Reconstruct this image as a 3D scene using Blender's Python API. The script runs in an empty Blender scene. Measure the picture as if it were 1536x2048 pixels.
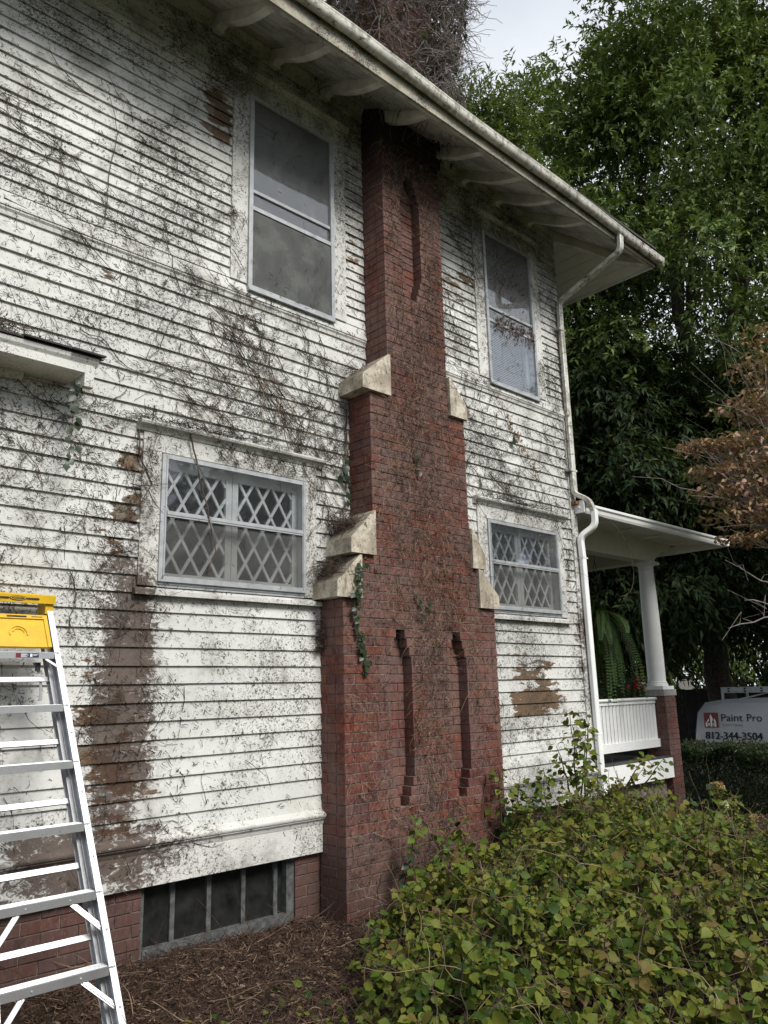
import bpy, math, random
import numpy as np
from mathutils import Vector, Matrix

S = bpy.context.scene
COL = S.collection
rng = np.random.default_rng(11)
rnd = random.Random(5)
# Everything is measured in a frame whose origin is the camera; the last lines of the script
# shift all top-level objects so that the ground by the wall is z = 0 and the wall is y = 0.
OFF = Vector((0.0, -5.0, 1.61))

# ------------------------------------------------------------------ camera
cam = bpy.data.cameras.new('camera')
camo = bpy.data.objects.new('camera', cam)
COL.objects.link(camo)
yaw, pitch, roll = math.radians(43.50031), math.radians(12.87242), math.radians(-1.43945)
f_ = Vector((math.sin(yaw)*math.cos(pitch), math.cos(yaw)*math.cos(pitch), math.sin(pitch)))
r_ = Vector((math.cos(yaw), -math.sin(yaw), 0)); u_ = r_.cross(f_)
r2 = math.cos(roll)*r_ + math.sin(roll)*u_
u2 = -math.sin(roll)*r_ + math.cos(roll)*u_
camo.matrix_world = Matrix(((r2.x, u2.x, -f_.x, 0), (r2.y, u2.y, -f_.y, 0), (r2.z, u2.z, -f_.z, 0), (0, 0, 0, 1)))
cam.sensor_fit = 'VERTICAL'; cam.sensor_height = 36.0; cam.sensor_width = 27.0
cam.lens = 1565/2048*36
cam.clip_start = 0.05; cam.clip_end = 2000
S.camera = camo

# ------------------------------------------------------------------ world, sun, exposure
SUN_EL, SUN_AZ = math.radians(43), math.radians(180)      # azimuth clockwise from +y
W = bpy.data.worlds.new('World'); S.world = W; W.use_nodes = True
nt = W.node_tree; nt.nodes.clear()
out = nt.nodes.new('ShaderNodeOutputWorld'); bg = nt.nodes.new('ShaderNodeBackground')
sky = nt.nodes.new('ShaderNodeTexSky'); sky.sky_type = 'NISHITA'; sky.sun_disc = False
sky.sun_elevation = SUN_EL; sky.sun_rotation = SUN_AZ
sky.air_density = 1.0; sky.dust_density = 2.0
tc = nt.nodes.new('ShaderNodeTexCoord')
mp = nt.nodes.new('ShaderNodeMapping'); mp.inputs['Scale'].default_value = (1.0, 1.0, 2.2)
nz = nt.nodes.new('ShaderNodeTexNoise'); nz.inputs['Scale'].default_value = 2.6; nz.inputs['Detail'].default_value = 6; nz.inputs['Roughness'].default_value = 0.52
cr = nt.nodes.new('ShaderNodeValToRGB')
cr.color_ramp.elements[0].position = 0.36; cr.color_ramp.elements[0].color = (5.4, 5.7, 6.1, 1)
cr.color_ramp.elements[1].position = 0.64; cr.color_ramp.elements[1].color = (7.2, 7.4, 7.7, 1)
mx = nt.nodes.new('ShaderNodeMixRGB'); mx.inputs['Fac'].default_value = 0.86
L = nt.links.new
L(tc.outputs['Generated'], mp.inputs['Vector']); L(mp.outputs['Vector'], nz.inputs['Vector']); L(nz.outputs['Fac'], cr.inputs['Fac'])
L(sky.outputs['Color'], mx.inputs['Color1']); L(cr.outputs['Color'], mx.inputs['Color2'])
L(mx.outputs['Color'], bg.inputs['Color']); bg.inputs['Strength'].default_value = 0.1
L(bg.outputs['Background'], out.inputs['Surface'])

sl = bpy.data.lights.new('sun', 'SUN'); sl.energy = 2.7; sl.angle = math.radians(22); sl.color = (1.0, 0.965, 0.91)
slo = bpy.data.objects.new('sun', sl); COL.objects.link(slo)
sd = Vector((math.sin(SUN_AZ)*math.cos(SUN_EL), math.cos(SUN_AZ)*math.cos(SUN_EL), math.sin(SUN_EL)))
slo.rotation_euler = (-sd).to_track_quat('-Z', 'Y').to_euler()
slo.location = (2, -8, 14)

S.view_settings.view_transform = 'Standard'; S.view_settings.look = 'None'
S.view_settings.gamma = 1.0; S.view_settings.exposure = 0.62; S.view_settings.use_curve_mapping = False
S.render.engine = 'CYCLES'
S.cycles.max_bounces = 8; S.cycles.transparent_max_bounces = 8

# ------------------------------------------------------------------ node helpers
class NT:
    def __init__(self, name):
        self.m = bpy.data.materials.new(name); self.m.use_nodes = True
        self.t = self.m.node_tree; self.t.nodes.clear()
        self.out = self.t.nodes.new('ShaderNodeOutputMaterial')
    def n(self, typ, ins=None, **props):
        nd = self.t.nodes.new('ShaderNode'+typ)
        for k, v in props.items(): setattr(nd, k, v)
        for k, v in (ins or {}).items():
            if isinstance(v, bpy.types.NodeSocket): self.t.links.new(v, nd.inputs[k])
            else: nd.inputs[k].default_value = v
        return nd
    def math(self, op, a, b=0.0, c=0.0, clamp=False):
        nd = self.n('Math', {0: a, 1: b, 2: c}, operation=op, use_clamp=clamp); return nd.outputs[0]
    def vmath(self, op, a, b=(0, 0, 0)):
        nd = self.n('VectorMath', {0: a, 1: b}, operation=op)
        return nd.outputs['Value'] if op in ('LENGTH', 'DOT_PRODUCT', 'DISTANCE') else nd.outputs[0]
    def pos(self):
        g = self.n('NewGeometry'); return self.vmath('SUBTRACT', g.outputs['Position'], tuple(OFF))
    def noise(self, vec, scale=5., detail=4., rough=.55, dist=0.):
        return self.n('TexNoise', {'Vector': vec, 'Scale': scale, 'Detail': detail, 'Roughness': rough, 'Distortion': dist}).outputs['Fac']
    def scale(self, vec, s): return self.vmath('MULTIPLY', vec, s)
    def step(self, v, a, b):
        return self.n('MapRange', {'Value': v, 'From Min': a, 'From Max': b, 'To Min': 0., 'To Max': 1.}, interpolation_type='SMOOTHSTEP').outputs[0]
    def mix(self, f, a, b, blend='MIX'):
        nd = self.t.nodes.new('ShaderNodeMixRGB'); nd.blend_type = blend
        for i, v in enumerate((f, a, b)):
            if isinstance(v, bpy.types.NodeSocket): self.t.links.new(v, nd.inputs[i])
            elif i == 0: nd.inputs[0].default_value = v
            else: nd.inputs[i].default_value = (*v, 1) if len(v) == 3 else v
        return nd.outputs[0]
    def ramp(self, v, stops, interp='LINEAR'):
        nd = self.n('ValToRGB', {'Fac': v}); e = nd.color_ramp.elements; nd.color_ramp.interpolation = interp
        while len(e) < len(stops): e.new(0.5)
        for i, (p, c) in enumerate(stops): e[i].position = p; e[i].color = (*c, 1)
        return nd.outputs['Color']
    def blob(self, p, c, r):
        d = self.vmath('LENGTH', self.vmath('DIVIDE', self.vmath('SUBTRACT', p, c), r))
        return self.n('MapRange', {'Value': d, 'From Min': 1.0, 'From Max': 0.0, 'To Min': 0., 'To Max': 1.}, interpolation_type='SMOOTHSTEP').outputs[0]
    def maxall(self, l):
        o = l[0]
        for v in l[1:]: o = self.math('MAXIMUM', o, v)
        return o
    def bump(self, h, strength=.3, dist=.01):
        return self.n('Bump', {'Height': h, 'Strength': strength, 'Distance': dist}).outputs[0]
    def principled(self, color, rough=.7, normal=None, metal=0., spec=.4, **kw):
        ins = {'Base Color': color if isinstance(color, bpy.types.NodeSocket) else (*color, 1), 'Roughness': rough, 'Metallic': metal, 'Specular IOR Level': spec}
        if normal is not None: ins['Normal'] = normal
        ins.update(kw)
        nd = self.n('BsdfPrincipled', ins); return nd.outputs[0]
    def done(self, shader):
        self.t.links.new(shader, self.out.inputs['Surface']); return self.m

def simple(name, color, rough=.6, metal=0., spec=.4, vary=.12, nscale=6., bump=.0):
    a = NT(name); p = a.pos()
    n1 = a.noise(p, nscale, 5., .6)
    c2 = tuple(c*(1-vary*2) for c in color); c3 = tuple(min(1, c*(1+vary)) for c in color)
    col = a.ramp(n1, [(.3, c2), (.7, c3)])
    nm = a.bump(a.noise(p, nscale*8, 4.), bump, .004) if bump else None
    return a.done(a.principled(col, rough, nm, metal, spec))

def mat_siding(name, base=(.66, .665, .64), peel_gain=1.0, fleck_gain=1.0):
    a = NT(name); p = a.pos()
    oi = a.n('ObjectInfo').outputs['Random']
    sh = a.n('CombineXYZ', {0: a.math('MULTIPLY', oi, 37.), 1: 0., 2: a.math('MULTIPLY', oi, 91.)}).outputs[0]
    pb = a.vmath('ADD', p, sh)
    sep = a.n('SeparateXYZ', {0: p})
    x, z = sep.outputs[0], sep.outputs[2]
    p0 = p; p = a.vmath('ADD', p, a.n('CombineXYZ', {0: a.math('MULTIPLY', a.math('SUBTRACT', oi, .5), .34), 1: 0., 2: 0.}).outputs[0])
    # where the paint has gone: the strip left of the low window, the right bay, spots by the upper window
    R = a.maxall([
        a.math('MULTIPLY', a.blob(p, (2.28, 5, -.25), (.58, 9, 1.6)), .225),
        a.math('MULTIPLY', a.blob(p, (2.2, 5, -.8), (.8, 9, .55)), .2),
        a.math('MULTIPLY', a.blob(p, (2.24, 5, 1.4), (.22, 9, 1.2)), .25),
        a.math('MULTIPLY', a.blob(p, (6.75, 5, -.05), (.95, 9, .85)), .30),
        a.math('MULTIPLY', a.blob(p, (2.92, 5, 4.75), (.36, 9, .75)), .26),
        a.math('MULTIPLY', a.blob(p, (2.05, 5, 2.95), (.5, 9, .25)), .22),
        a.math('MULTIPLY', a.blob(p, (4.42, 5, 4.2), (.3, 9, 1.3)), .18),
        a.math('MULTIPLY', a.blob(p, (5.9, 5, 4.4), (.5, 9, 1.3)), .19),
        a.math('MULTIPLY', a.blob(p, (1.3, 5, -.6), (.5, 9, .5)), .22),
    ])
    R = a.math('ADD', R, a.math('MULTIPLY', a.math('SUBTRACT', a.math('FRACT', a.math('MULTIPLY', oi, 13.7)), .62), a.math('MULTIPLY', a.step(R, .02, .2), .13)))
    p = p0
    n1 = a.noise(a.scale(pb, (2.3, 1, 8.5)), 1.6, 9., .66)
    n2 = a.noise(a.scale(p, (1.1, 1, 1.0)), 1.3, 5., .6)
    n1b = a.noise(a.scale(pb, (1, 1, 2.4)), 13., 7., .7)
    pv = a.math('ADD', a.math('ADD', a.math('MULTIPLY', n1, .56), a.math('MULTIPLY', n1b, .22)), a.math('MULTIPLY', n2, .22))
    peel = a.step(a.math('ADD', pv, a.math('MULTIPLY', R, peel_gain)), .695, .712)
    wood = a.mix(a.noise(a.scale(pb, (3, 1, 40)), 3., 5.), (.060, .038, .024), (.185, .120, .070))
    wood = a.mix(a.math('MULTIPLY', a.step(a.noise(p, 4.3, 4., .65), .54, .64), .75), wood, (.19, .175, .14))
    # dark rootlet residue
    RB = a.maxall([
        a.math('MULTIPLY', a.blob(p, (2.34, 5, 0.05), (.44, 9, 2.1)), .28),
        a.math('MULTIPLY', a.blob(p, (2.1, 5, -.95), (1.2, 9, .5)), .27),
        a.math('MULTIPLY', a.blob(p, (1.2, 5, -.9), (1.4, 9, .45)), .22),
        a.math('MULTIPLY', a.blob(p, (1.5, 5, -.1), (.3, 9, .9)), .15),
        a.math('MULTIPLY', a.blob(p, (6.9, 5, -.3), (.5, 9, .9)), .1),
        a.math('MULTIPLY', a.blob(p, (7.75, 5, .6), (.28, 9, 1.5)), .16),
    ])
    n3 = a.noise(a.scale(p, (1.0, 1, 1.5)), 19., 9., .76, .9)
    n4 = a.noise(p, 4.5, 4., .6)
    res = a.step(a.math('ADD', a.math('ADD', a.math('MULTIPLY', n3, .7), a.math('MULTIPLY', n4, .3)), RB), .60, .69)
    resc = a.mix(a.noise(p, 30., 4.), (.018, .010, .007), (.085, .045, .028))
    # general spotting
    dens = a.math('ADD', a.math('MULTIPLY', a.step(a.noise(p, 1.9, 5., .6), .38, .64), .13), a.math('MULTIPLY', a.math('MAXIMUM', a.step(z, 3.2, 5.6), a.math('MULTIPLY', a.step(x, 5.5, 6.2), .6)), .055))
    n5 = a.noise(a.vmath('ADD', a.scale(p, (1, 1, 1.0)), (3, 0, 7)), 52., 5., .62, 1.2)
    fl = a.math('MULTIPLY', a.step(a.math('ADD', n5, dens), .64, .70), .88*fleck_gain)
    n5b = a.noise(a.scale(p, (1.3, 1, .8)), 120., 4., .7, 1.5)
    fl = a.math('MAXIMUM', fl, a.math('MULTIPLY', a.step(a.math('ADD', n5b, dens), .63, .72), .45*fleck_gain))
    n6 = a.noise(a.scale(pb, (14, 1, 60)), 2.2, 3., .5)
    crack = a.math('MULTIPLY', a.step(n6, .66, .72), .35)
    base_c = a.mix(a.step(a.noise(p, 1.1, 6., .62), .35, .7), tuple(c*.78 for c in base), base)
    base_c = a.mix(a.math('MULTIPLY', a.step(a.noise(pb, 2.2, 6., .7), .5, .75), .4), base_c, (.40, .37, .29))
    base_c = a.mix(a.math('MULTIPLY', oi, .16), base_c, (.33, .33, .31))
    gr = a.math('ADD', a.noise(a.scale(p, (1, 1, .8)), 2.6, 8., .72), a.math('MULTIPLY', a.step(z, 3.0, 5.4), .07))
    base_c = a.mix(a.math('MULTIPLY', a.step(gr, .50, .70), .62), base_c, (.135, .12, .095))
    col = a.mix(crack, base_c, (.2, .19, .17))
    col = a.mix(peel, col, wood)
    col = a.mix(a.math('MULTIPLY', res, .9), col, resc)
    col = a.mix(fl, col, (.045, .04, .033))
    hgt = a.math('ADD', a.math('MULTIPLY', peel, -.5), a.math('MULTIPLY', a.noise(a.scale(pb, (5, 1, 45)), 4., 5., .6), .5))
    hgt = a.math('ADD', hgt, a.math('MULTIPLY', res, .35))
    nm = a.bump(hgt, .55, .006)
    return a.done(a.principled(col, .72, nm, spec=.25))

def mat_brick(name):
    a = NT(name); p = a.pos()
    oi = a.n('ObjectInfo').outputs['Random']; g = a.n('NewGeometry')
    rv = a.math('FRACT', a.math('ADD', oi, a.math('MULTIPLY', g.outputs['Random Per Island'], 7.3)))
    col = a.ramp(rv, [(0, (.090, .033, .026)), (.2, (.138, .041, .027)), (.42, (.098, .031, .027)), (.62, (.165, .050, .029)), (.82, (.078, .036, .036)), (1, (.118, .035, .028))])
    n1 = a.noise(p, 24., 6., .65)
    col = a.mix(a.math('MULTIPLY', a.step(n1, .45, .75), .45), col, (.05, .025, .022))
    grey = a.step(a.math('ADD', a.noise(p, 2.2, 5., .65), a.math('MULTIPLY', a.noise(a.scale(p, (5, 5, 1)), 6., 4.), .35)), .52, .76)
    col = a.mix(a.math('MULTIPLY', grey, .62), col, (.150, .100, .088))
    fine = a.step(a.noise(a.scale(p, (3, 3, .9)), 34., 4., .6, .8), .55, .68)
    col = a.mix(a.math('MULTIPLY', fine, .6), col, (.27, .205, .17))
    drk = a.step(a.noise(a.scale(p, (1, 1, .6)), 19., 6., .7, .9), .55, .67)
    col = a.mix(a.math('MULTIPLY', drk, .6), col, (.03, .02, .017))
    # shade below the eaves painted into the top of the shaft, and dirt on the lowest courses
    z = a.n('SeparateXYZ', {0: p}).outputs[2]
    eave_shade = a.math('MULTIPLY', a.step(a.math('ADD', z, a.math('MULTIPLY', a.noise(p, 3., 5., .65), .9)), 4.75, 5.75), .9)
    eave_shade = a.math('MULTIPLY', eave_shade, a.step(z, 6.1, 5.75))
    col = a.mix(eave_shade, col, (.018, .014, .014))
    low = a.math('MULTIPLY', a.step(a.math('ADD', z, a.math('MULTIPLY', a.noise(p, 4., 5., .7), .7)), -.55, -1.15), .6)
    col = a.mix(low, col, (.05, .032, .027))
    nm = a.bump(a.noise(p, 60., 5., .7), .45, .004)
    return a.done(a.principled(col, .88, nm, spec=.2))

def mat_glass(name, tint=(.5, .52, .55), gain=1.3, dust=.04):
    a = NT(name); p = a.pos()
    fres = a.n('Fresnel', {'IOR': 1.5}).outputs[0]
    tr = a.n('BsdfTransparent', {'Color': (.92, .93, .94, 1)}).outputs[0]
    gl = a.n('BsdfGlossy', {'Color': (.95, .97, 1, 1), 'Roughness': .03, 'Normal': a.bump(a.noise(p, 3., 2.), .06, .02)}).outputs[0]
    df = a.n('BsdfDiffuse', {'Color': (*tint, 1)}).outputs[0]
    m1 = a.n('MixShader', {0: a.math('MULTIPLY', a.math('ADD', fres, .02), gain, clamp=True), 1: tr, 2: gl}).outputs[0]
    dm = a.math('ADD', dust, a.math('MULTIPLY', a.step(a.noise(a.scale(p, (2, 2, 1)), 9., 7., .7), .5, .78), dust*1.8))
    m2 = a.n('MixShader', {0: dm, 1: m1, 2: df}).outputs[0]
    return a.done(m2)

def mat_screen(name, col=(.10, .105, .10), op=.72):
    a = NT(name); p = a.pos()
    tr = a.n('BsdfTransparent', {'Color': (1, 1, 1, 1)}).outputs[0]
    s = a.math('SINE', a.math('MULTIPLY', a.n('SeparateXYZ', {0: p}).outputs[2], 1400.))
    c = a.mix(a.step(a.noise(p, 5., 6.), .4, .7), tuple(v*.75 for v in col), tuple(v*1.25 for v in col))
    df = a.principled(c, .6, a.bump(s, .1, .001), spec=.3)
    return a.done(a.n('MixShader', {0: op, 1: tr, 2: df}).outputs[0])

def mat_leaf(name, stops, trans=.28, rough=.5, spec=.35):
    a = NT(name); g = a.n('NewGeometry'); oi = a.n('ObjectInfo').outputs['Random']
    rv = a.math('FRACT', a.math('ADD', g.outputs['Random Per Island'], oi))
    n = len(stops)
    p = a.pos()
    cl = a.noise(p, 1.4, 3.)
    v = a.math('ADD', a.math('MULTIPLY', rv, .72), a.math('MULTIPLY', a.step(cl, .3, .7), .28))
    col = a.ramp(v, [(i/(n-1), c) for i, c in enumerate(stops)])
    col = a.mix(a.math('MULTIPLY', a.step(a.noise(p, 60., 4., .7), .48, .7), .35), col, tuple(c*.8 for c in stops[0]))
    pr = a.principled(col, rough, None, spec=spec)
    tl = a.n('BsdfTranslucent', {'Color': a.mix(.5, col, (.16, .22, .03))}).outputs[0]
    return a.done(a.n('MixShader', {0: trans, 1: pr, 2: tl}).outputs[0])

M = {}
M['siding'] = mat_siding('weathered_white_siding')
M['trim'] = mat_siding('weathered_white_trim', base=(.66, .66, .63), peel_gain=.35, fleck_gain=.9)
def mat_stone():
    a = NT('weathered_limestone'); p = a.pos()
    col = a.mix(a.step(a.noise(p, 4., 7., .7), .4, .62), (.30, .26, .20), (.56, .51, .42))
    col = a.mix(a.math('MULTIPLY', a.step(a.noise(a.scale(p, (2.2, 1, .7)), 7., 8., .75), .5, .66), .8), col, (.14, .115, .085))
    col = a.mix(a.math('MULTIPLY', a.step(a.noise(p, 46., 5., .7, 1.), .56, .64), .85), col, (.045, .036, .027))
    up = a.n('SeparateXYZ', {0: a.n('NewGeometry').outputs['Normal']}).outputs[2]
    col = a.mix(a.math('MULTIPLY', a.step(up, .3, .8), .65), col, (.10, .085, .06))
    return a.done(a.principled(col, .9, a.bump(a.noise(p, 60., 7., .75), .6, .006), spec=.2))
M['soffit'] = mat_siding('dirty_soffit_boards', base=(.62, .605, .54), peel_gain=.2, fleck_gain=.45)
M['fasc'] = mat_siding('stained_fascia', base=(.42, .39, .31), peel_gain=.2, fleck_gain=1.)
M['clean'] = simple('clean_white_paint', (.78, .79, .78), .45, vary=.03)
M['cream'] = simple('cream_porch_paint', (.66, .66, .60), .5, vary=.04)
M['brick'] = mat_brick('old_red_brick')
M['mortar'] = simple('dark_mortar', (.17, .145, .12), .95, vary=.4, nscale=14., bump=.5)
M['stone'] = mat_stone()
M['alu'] = simple('dull_storm_frame', (.36, .375, .39), .55, metal=.2, vary=.12, nscale=14.)
M['glass'] = mat_glass('old_window_glass', gain=.72, dust=.02)
M['glass2'] = mat_glass('shaded_window_glass', gain=.38, dust=.05)
M['brk'] = simple('weathered_bracket_paint', (.60, .58, .52), .7, vary=.16, nscale=7.)
M['dusty'] = mat_glass('dusty_window_glass', tint=(.46, .46, .45), gain=1.9, dust=.09)
M['screen'] = mat_screen('insect_screen')
M['darkpane'] = simple('black_cellar_pane', (.018, .019, .018), .35, vary=.35, nscale=9., spec=.3)
M['greywood'] = simple('grey_weathered_wood', (.085, .09, .09), .8, vary=.35, nscale=20., bump=.3)
M['interior'] = simple('dark_room', (.02, .02, .02), .9)
M['curtain'] = simple('pale_curtain', (.45, .46, .44), .9, vary=.1)
M['blind'] = simple('white_blind_slat', (.62, .64, .63), .5, vary=.05)
M['roofing'] = simple('dark_shingle', (.05, .048, .045), .9, vary=.3, nscale=25., bump=.5)

def mat_metal_rust(name, base, rust_amt):
    a = NT(name); p = a.pos()
    n = a.noise(p, 5., 8., .72)
    x = a.n('SeparateXYZ', {0: p}).outputs[0]
    rr = a.math('ADD', n, a.math('MULTIPLY', a.step(x, 6.8, 8.5), rust_amt))
    col = a.mix(a.step(a.noise(p, 2.4, 5.), .35, .65), tuple(c*.72 for c in base), base)
    col = a.mix(a.step(a.noise(a.scale(p, (1, 1, 3)), 15., 6., .7), .54, .66), col, (.07, .06, .045))
    col = a.mix(a.math('MULTIPLY', a.step(a.noise(a.scale(p, (3, 1, 1)), 4., 6., .7), .46, .62), .65), col, (.17, .145, .10))
    col = a.mix(a.step(rr, .60, .70), col, (.10, .042, .018))
    return a.done(a.principled(col, .5, a.bump(n, .15, .004), metal=.15, spec=.4))
M['gutter'] = mat_metal_rust('stained_gutter', (.60, .59, .52), .10)
M['spout'] = mat_metal_rust('stained_downspout', (.66, .66, .60), .03)

def mat_alu_ladder():
    a = NT('ladder_aluminium'); p = a.pos()
    st = a.noise(a.scale(p, (2, 2, 60)), 3., 4.)
    n = a.noise(p, 12., 5., .65)
    col = a.mix(a.step(n, .4, .75), (.62, .63, .65), (.46, .47, .49))
    col = a.mix(a.math('MULTIPLY', a.step(a.noise(p, 38., 6., .75), .60, .68), .6), col, (.25, .24, .23))
    return a.done(a.principled(col, a.n('MapRange', {'Value': n, 'From Min': .3, 'From Max': .7, 'To Min': .28, 'To Max': .46}).outputs[0], a.bump(st, .04, .002), metal=.85, spec=.5))
M['ladder'] = mat_alu_ladder()
M['yellow'] = simple('yellow_plastic', (.60, .37, .010), .42, vary=.08, nscale=14.)
M['black'] = simple('black_print', (.012, .012, .014), .5)
M['navy'] = simple('navy_sticker', (.03, .045, .09), .4)
M['redprint'] = simple('red_print', (.19, .018, .022), .45)
M['whiteprint'] = simple('white_print', (.78, .78, .78), .5)
M['darkplastic'] = simple('dark_plastic', (.03, .03, .032), .5)
M['vanwhite'] = simple('white_van_paint', (.33, .35, .37), .22, spec=.5, vary=.03)
M['vanglass'] = simple('dark_van_glass', (.012, .014, .016), .08, spec=.6)
M['rubber'] = simple('tyre_rubber', (.02, .02, .02), .8)
M['deck'] = simple('dark_grey_deck_paint', (.05, .052, .055), .5)
M['deadstem'] = simple('dead_brown_stem', (.085, .058, .04), .9, vary=.4, nscale=9.)
M['tanstem'] = simple('dry_tan_stem', (.27, .19, .12), .85, vary=.35, nscale=9.)
M['brown_twig'] = simple('red_brown_twig', (.072, .040, .026), .9, vary=.45, nscale=9.)
M['grey_stem'] = simple('grey_dry_stem', (.20, .175, .16), .9, vary=.35, nscale=9.)
M['leaf_dead2'] = mat_leaf('dark_dead_leaf', [(.03, .025, .022), (.06, .045, .04), (.045, .045, .03)], .2, .8)
M['root'] = simple('dark_rootlet', (.050, .036, .027), .9, vary=.4, nscale=5.)
M['bark'] = simple('dark_bark', (.045, .036, .030), .95, vary=.4, nscale=12., bump=.8)
M['palebark'] = simple('pale_grey_bark', (.24, .21, .19), .9, vary=.3, nscale=14.)
M['leaf_big'] = mat_leaf('zelkova_leaf', [(.036, .060, .017), (.066, .112, .026), (.110, .165, .038), (.170, .215, .058)], .2, .5, .2)
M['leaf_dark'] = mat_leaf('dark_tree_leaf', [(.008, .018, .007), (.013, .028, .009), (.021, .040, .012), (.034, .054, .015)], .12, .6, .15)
M['leaf_far'] = mat_leaf('bright_far_leaf', [(.03, .055, .012), (.055, .09, .016), (.085, .115, .022)], .35)
M['leaf_dog'] = mat_leaf('dogwood_leaf', [(.11, .10, .035), (.26, .14, .075), (.34, .20, .115), (.25, .18, .08), (.34, .17, .15), (.15, .15, .05)], .2)
M['leaf_bush'] = mat_leaf('shrub_leaf', [(.014, .032, .007), (.028, .056, .010), (.054, .090, .012), (.098, .126, .018), (.150, .158, .028), (.050, .085, .010), (.14, .145, .02), (.11, .07, .026), (.17, .165, .026)], .18, .5, .14)
M['leaf_fresh'] = mat_leaf('fresh_leaf', [(.06, .12, .012), (.10, .18, .018), (.14, .22, .03)], .45, .4)
M['leaf_ivy'] = mat_leaf('ivy_leaf', [(.010, .022, .010), (.018, .036, .015), (.03, .05, .02)], .15, .4)
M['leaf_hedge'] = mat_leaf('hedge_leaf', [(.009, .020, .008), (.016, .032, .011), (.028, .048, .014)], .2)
M['leaf_dead'] = mat_leaf('dead_leaf', [(.07, .05, .045), (.13, .08, .065), (.11, .075, .08), (.05, .05, .035)], .2, .8)
M['leaf_fern'] = mat_leaf('fern_leaf', [(.022, .050, .011), (.042, .082, .017), (.07, .115, .03)], .2)
M['redflower'] = mat_leaf('red_flower', [(.28, .012, .02), (.40, .02, .03), (.2, .01, .02)], .2)
M['hyd_yellow'] = mat_leaf('aged_hydrangea_petal', [(.30, .21, .07), (.40, .32, .13), (.33, .17, .07), (.45, .40, .2)], .25)
M['hyd_white'] = mat_leaf('pale_hydrangea_petal', [(.45, .55, .25), (.62, .68, .38), (.55, .62, .30)], .25)
M['chip'] = mat_leaf('mulch_chip', [(.025, .017, .012), (.055, .034, .023), (.09, .055, .035), (.14, .09, .06), (.28, .21, .14)], .0, .9)
M['asphalt'] = simple('asphalt', (.05, .05, .05), .9, vary=.2, nscale=20.)
M['concrete'] = simple('concrete', (.30, .29, .27), .85, vary=.15, nscale=20., bump=.2)
M['fence'] = simple('dark_fence_boards', (.016, .015, .014), .9, vary=.3)
M['cloth'] = simple('dark_cloth', (.02, .021, .025), .9)
M['rawwood'] = simple('bare_orange_wood', (.24, .11, .04), .8, vary=.3, nscale=25.)

def mat_ground():
    a = NT('mulch_ground'); p = a.pos()
    n = a.noise(p, 22., 8., .7); n2 = a.noise(p, 1.6, 5., .6)
    col = a.ramp(n, [(.3, (.016, .011, .009)), (.5, (.050, .032, .022)), (.66, (.085, .056, .036)), (.8, (.16, .12, .08))])
    x = a.n('SeparateXYZ', {0: p}).outputs[0]
    gr = a.mix(a.noise(p, 9., 6.), (.05, .062, .028), (.10, .112, .05))
    yv = a.n('SeparateXYZ', {0: p}).outputs[1]
    lawn = a.math('MAXIMUM', a.step(x, 12.5, 14.), a.step(a.math('ADD', yv, a.math('MULTIPLY', a.noise(p, 2., 4.), .5)), 1.5, .9))
    col = a.mix(a.math('MULTIPLY', lawn, .95), col, gr)
    col = a.mix(a.math('MULTIPLY', a.step(n2, .55, .75), .4), col, (.03, .022, .016))
    return a.done(a.principled(col, .95, a.bump(n, .8, .03), spec=.15))
M['ground'] = mat_ground()

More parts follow.
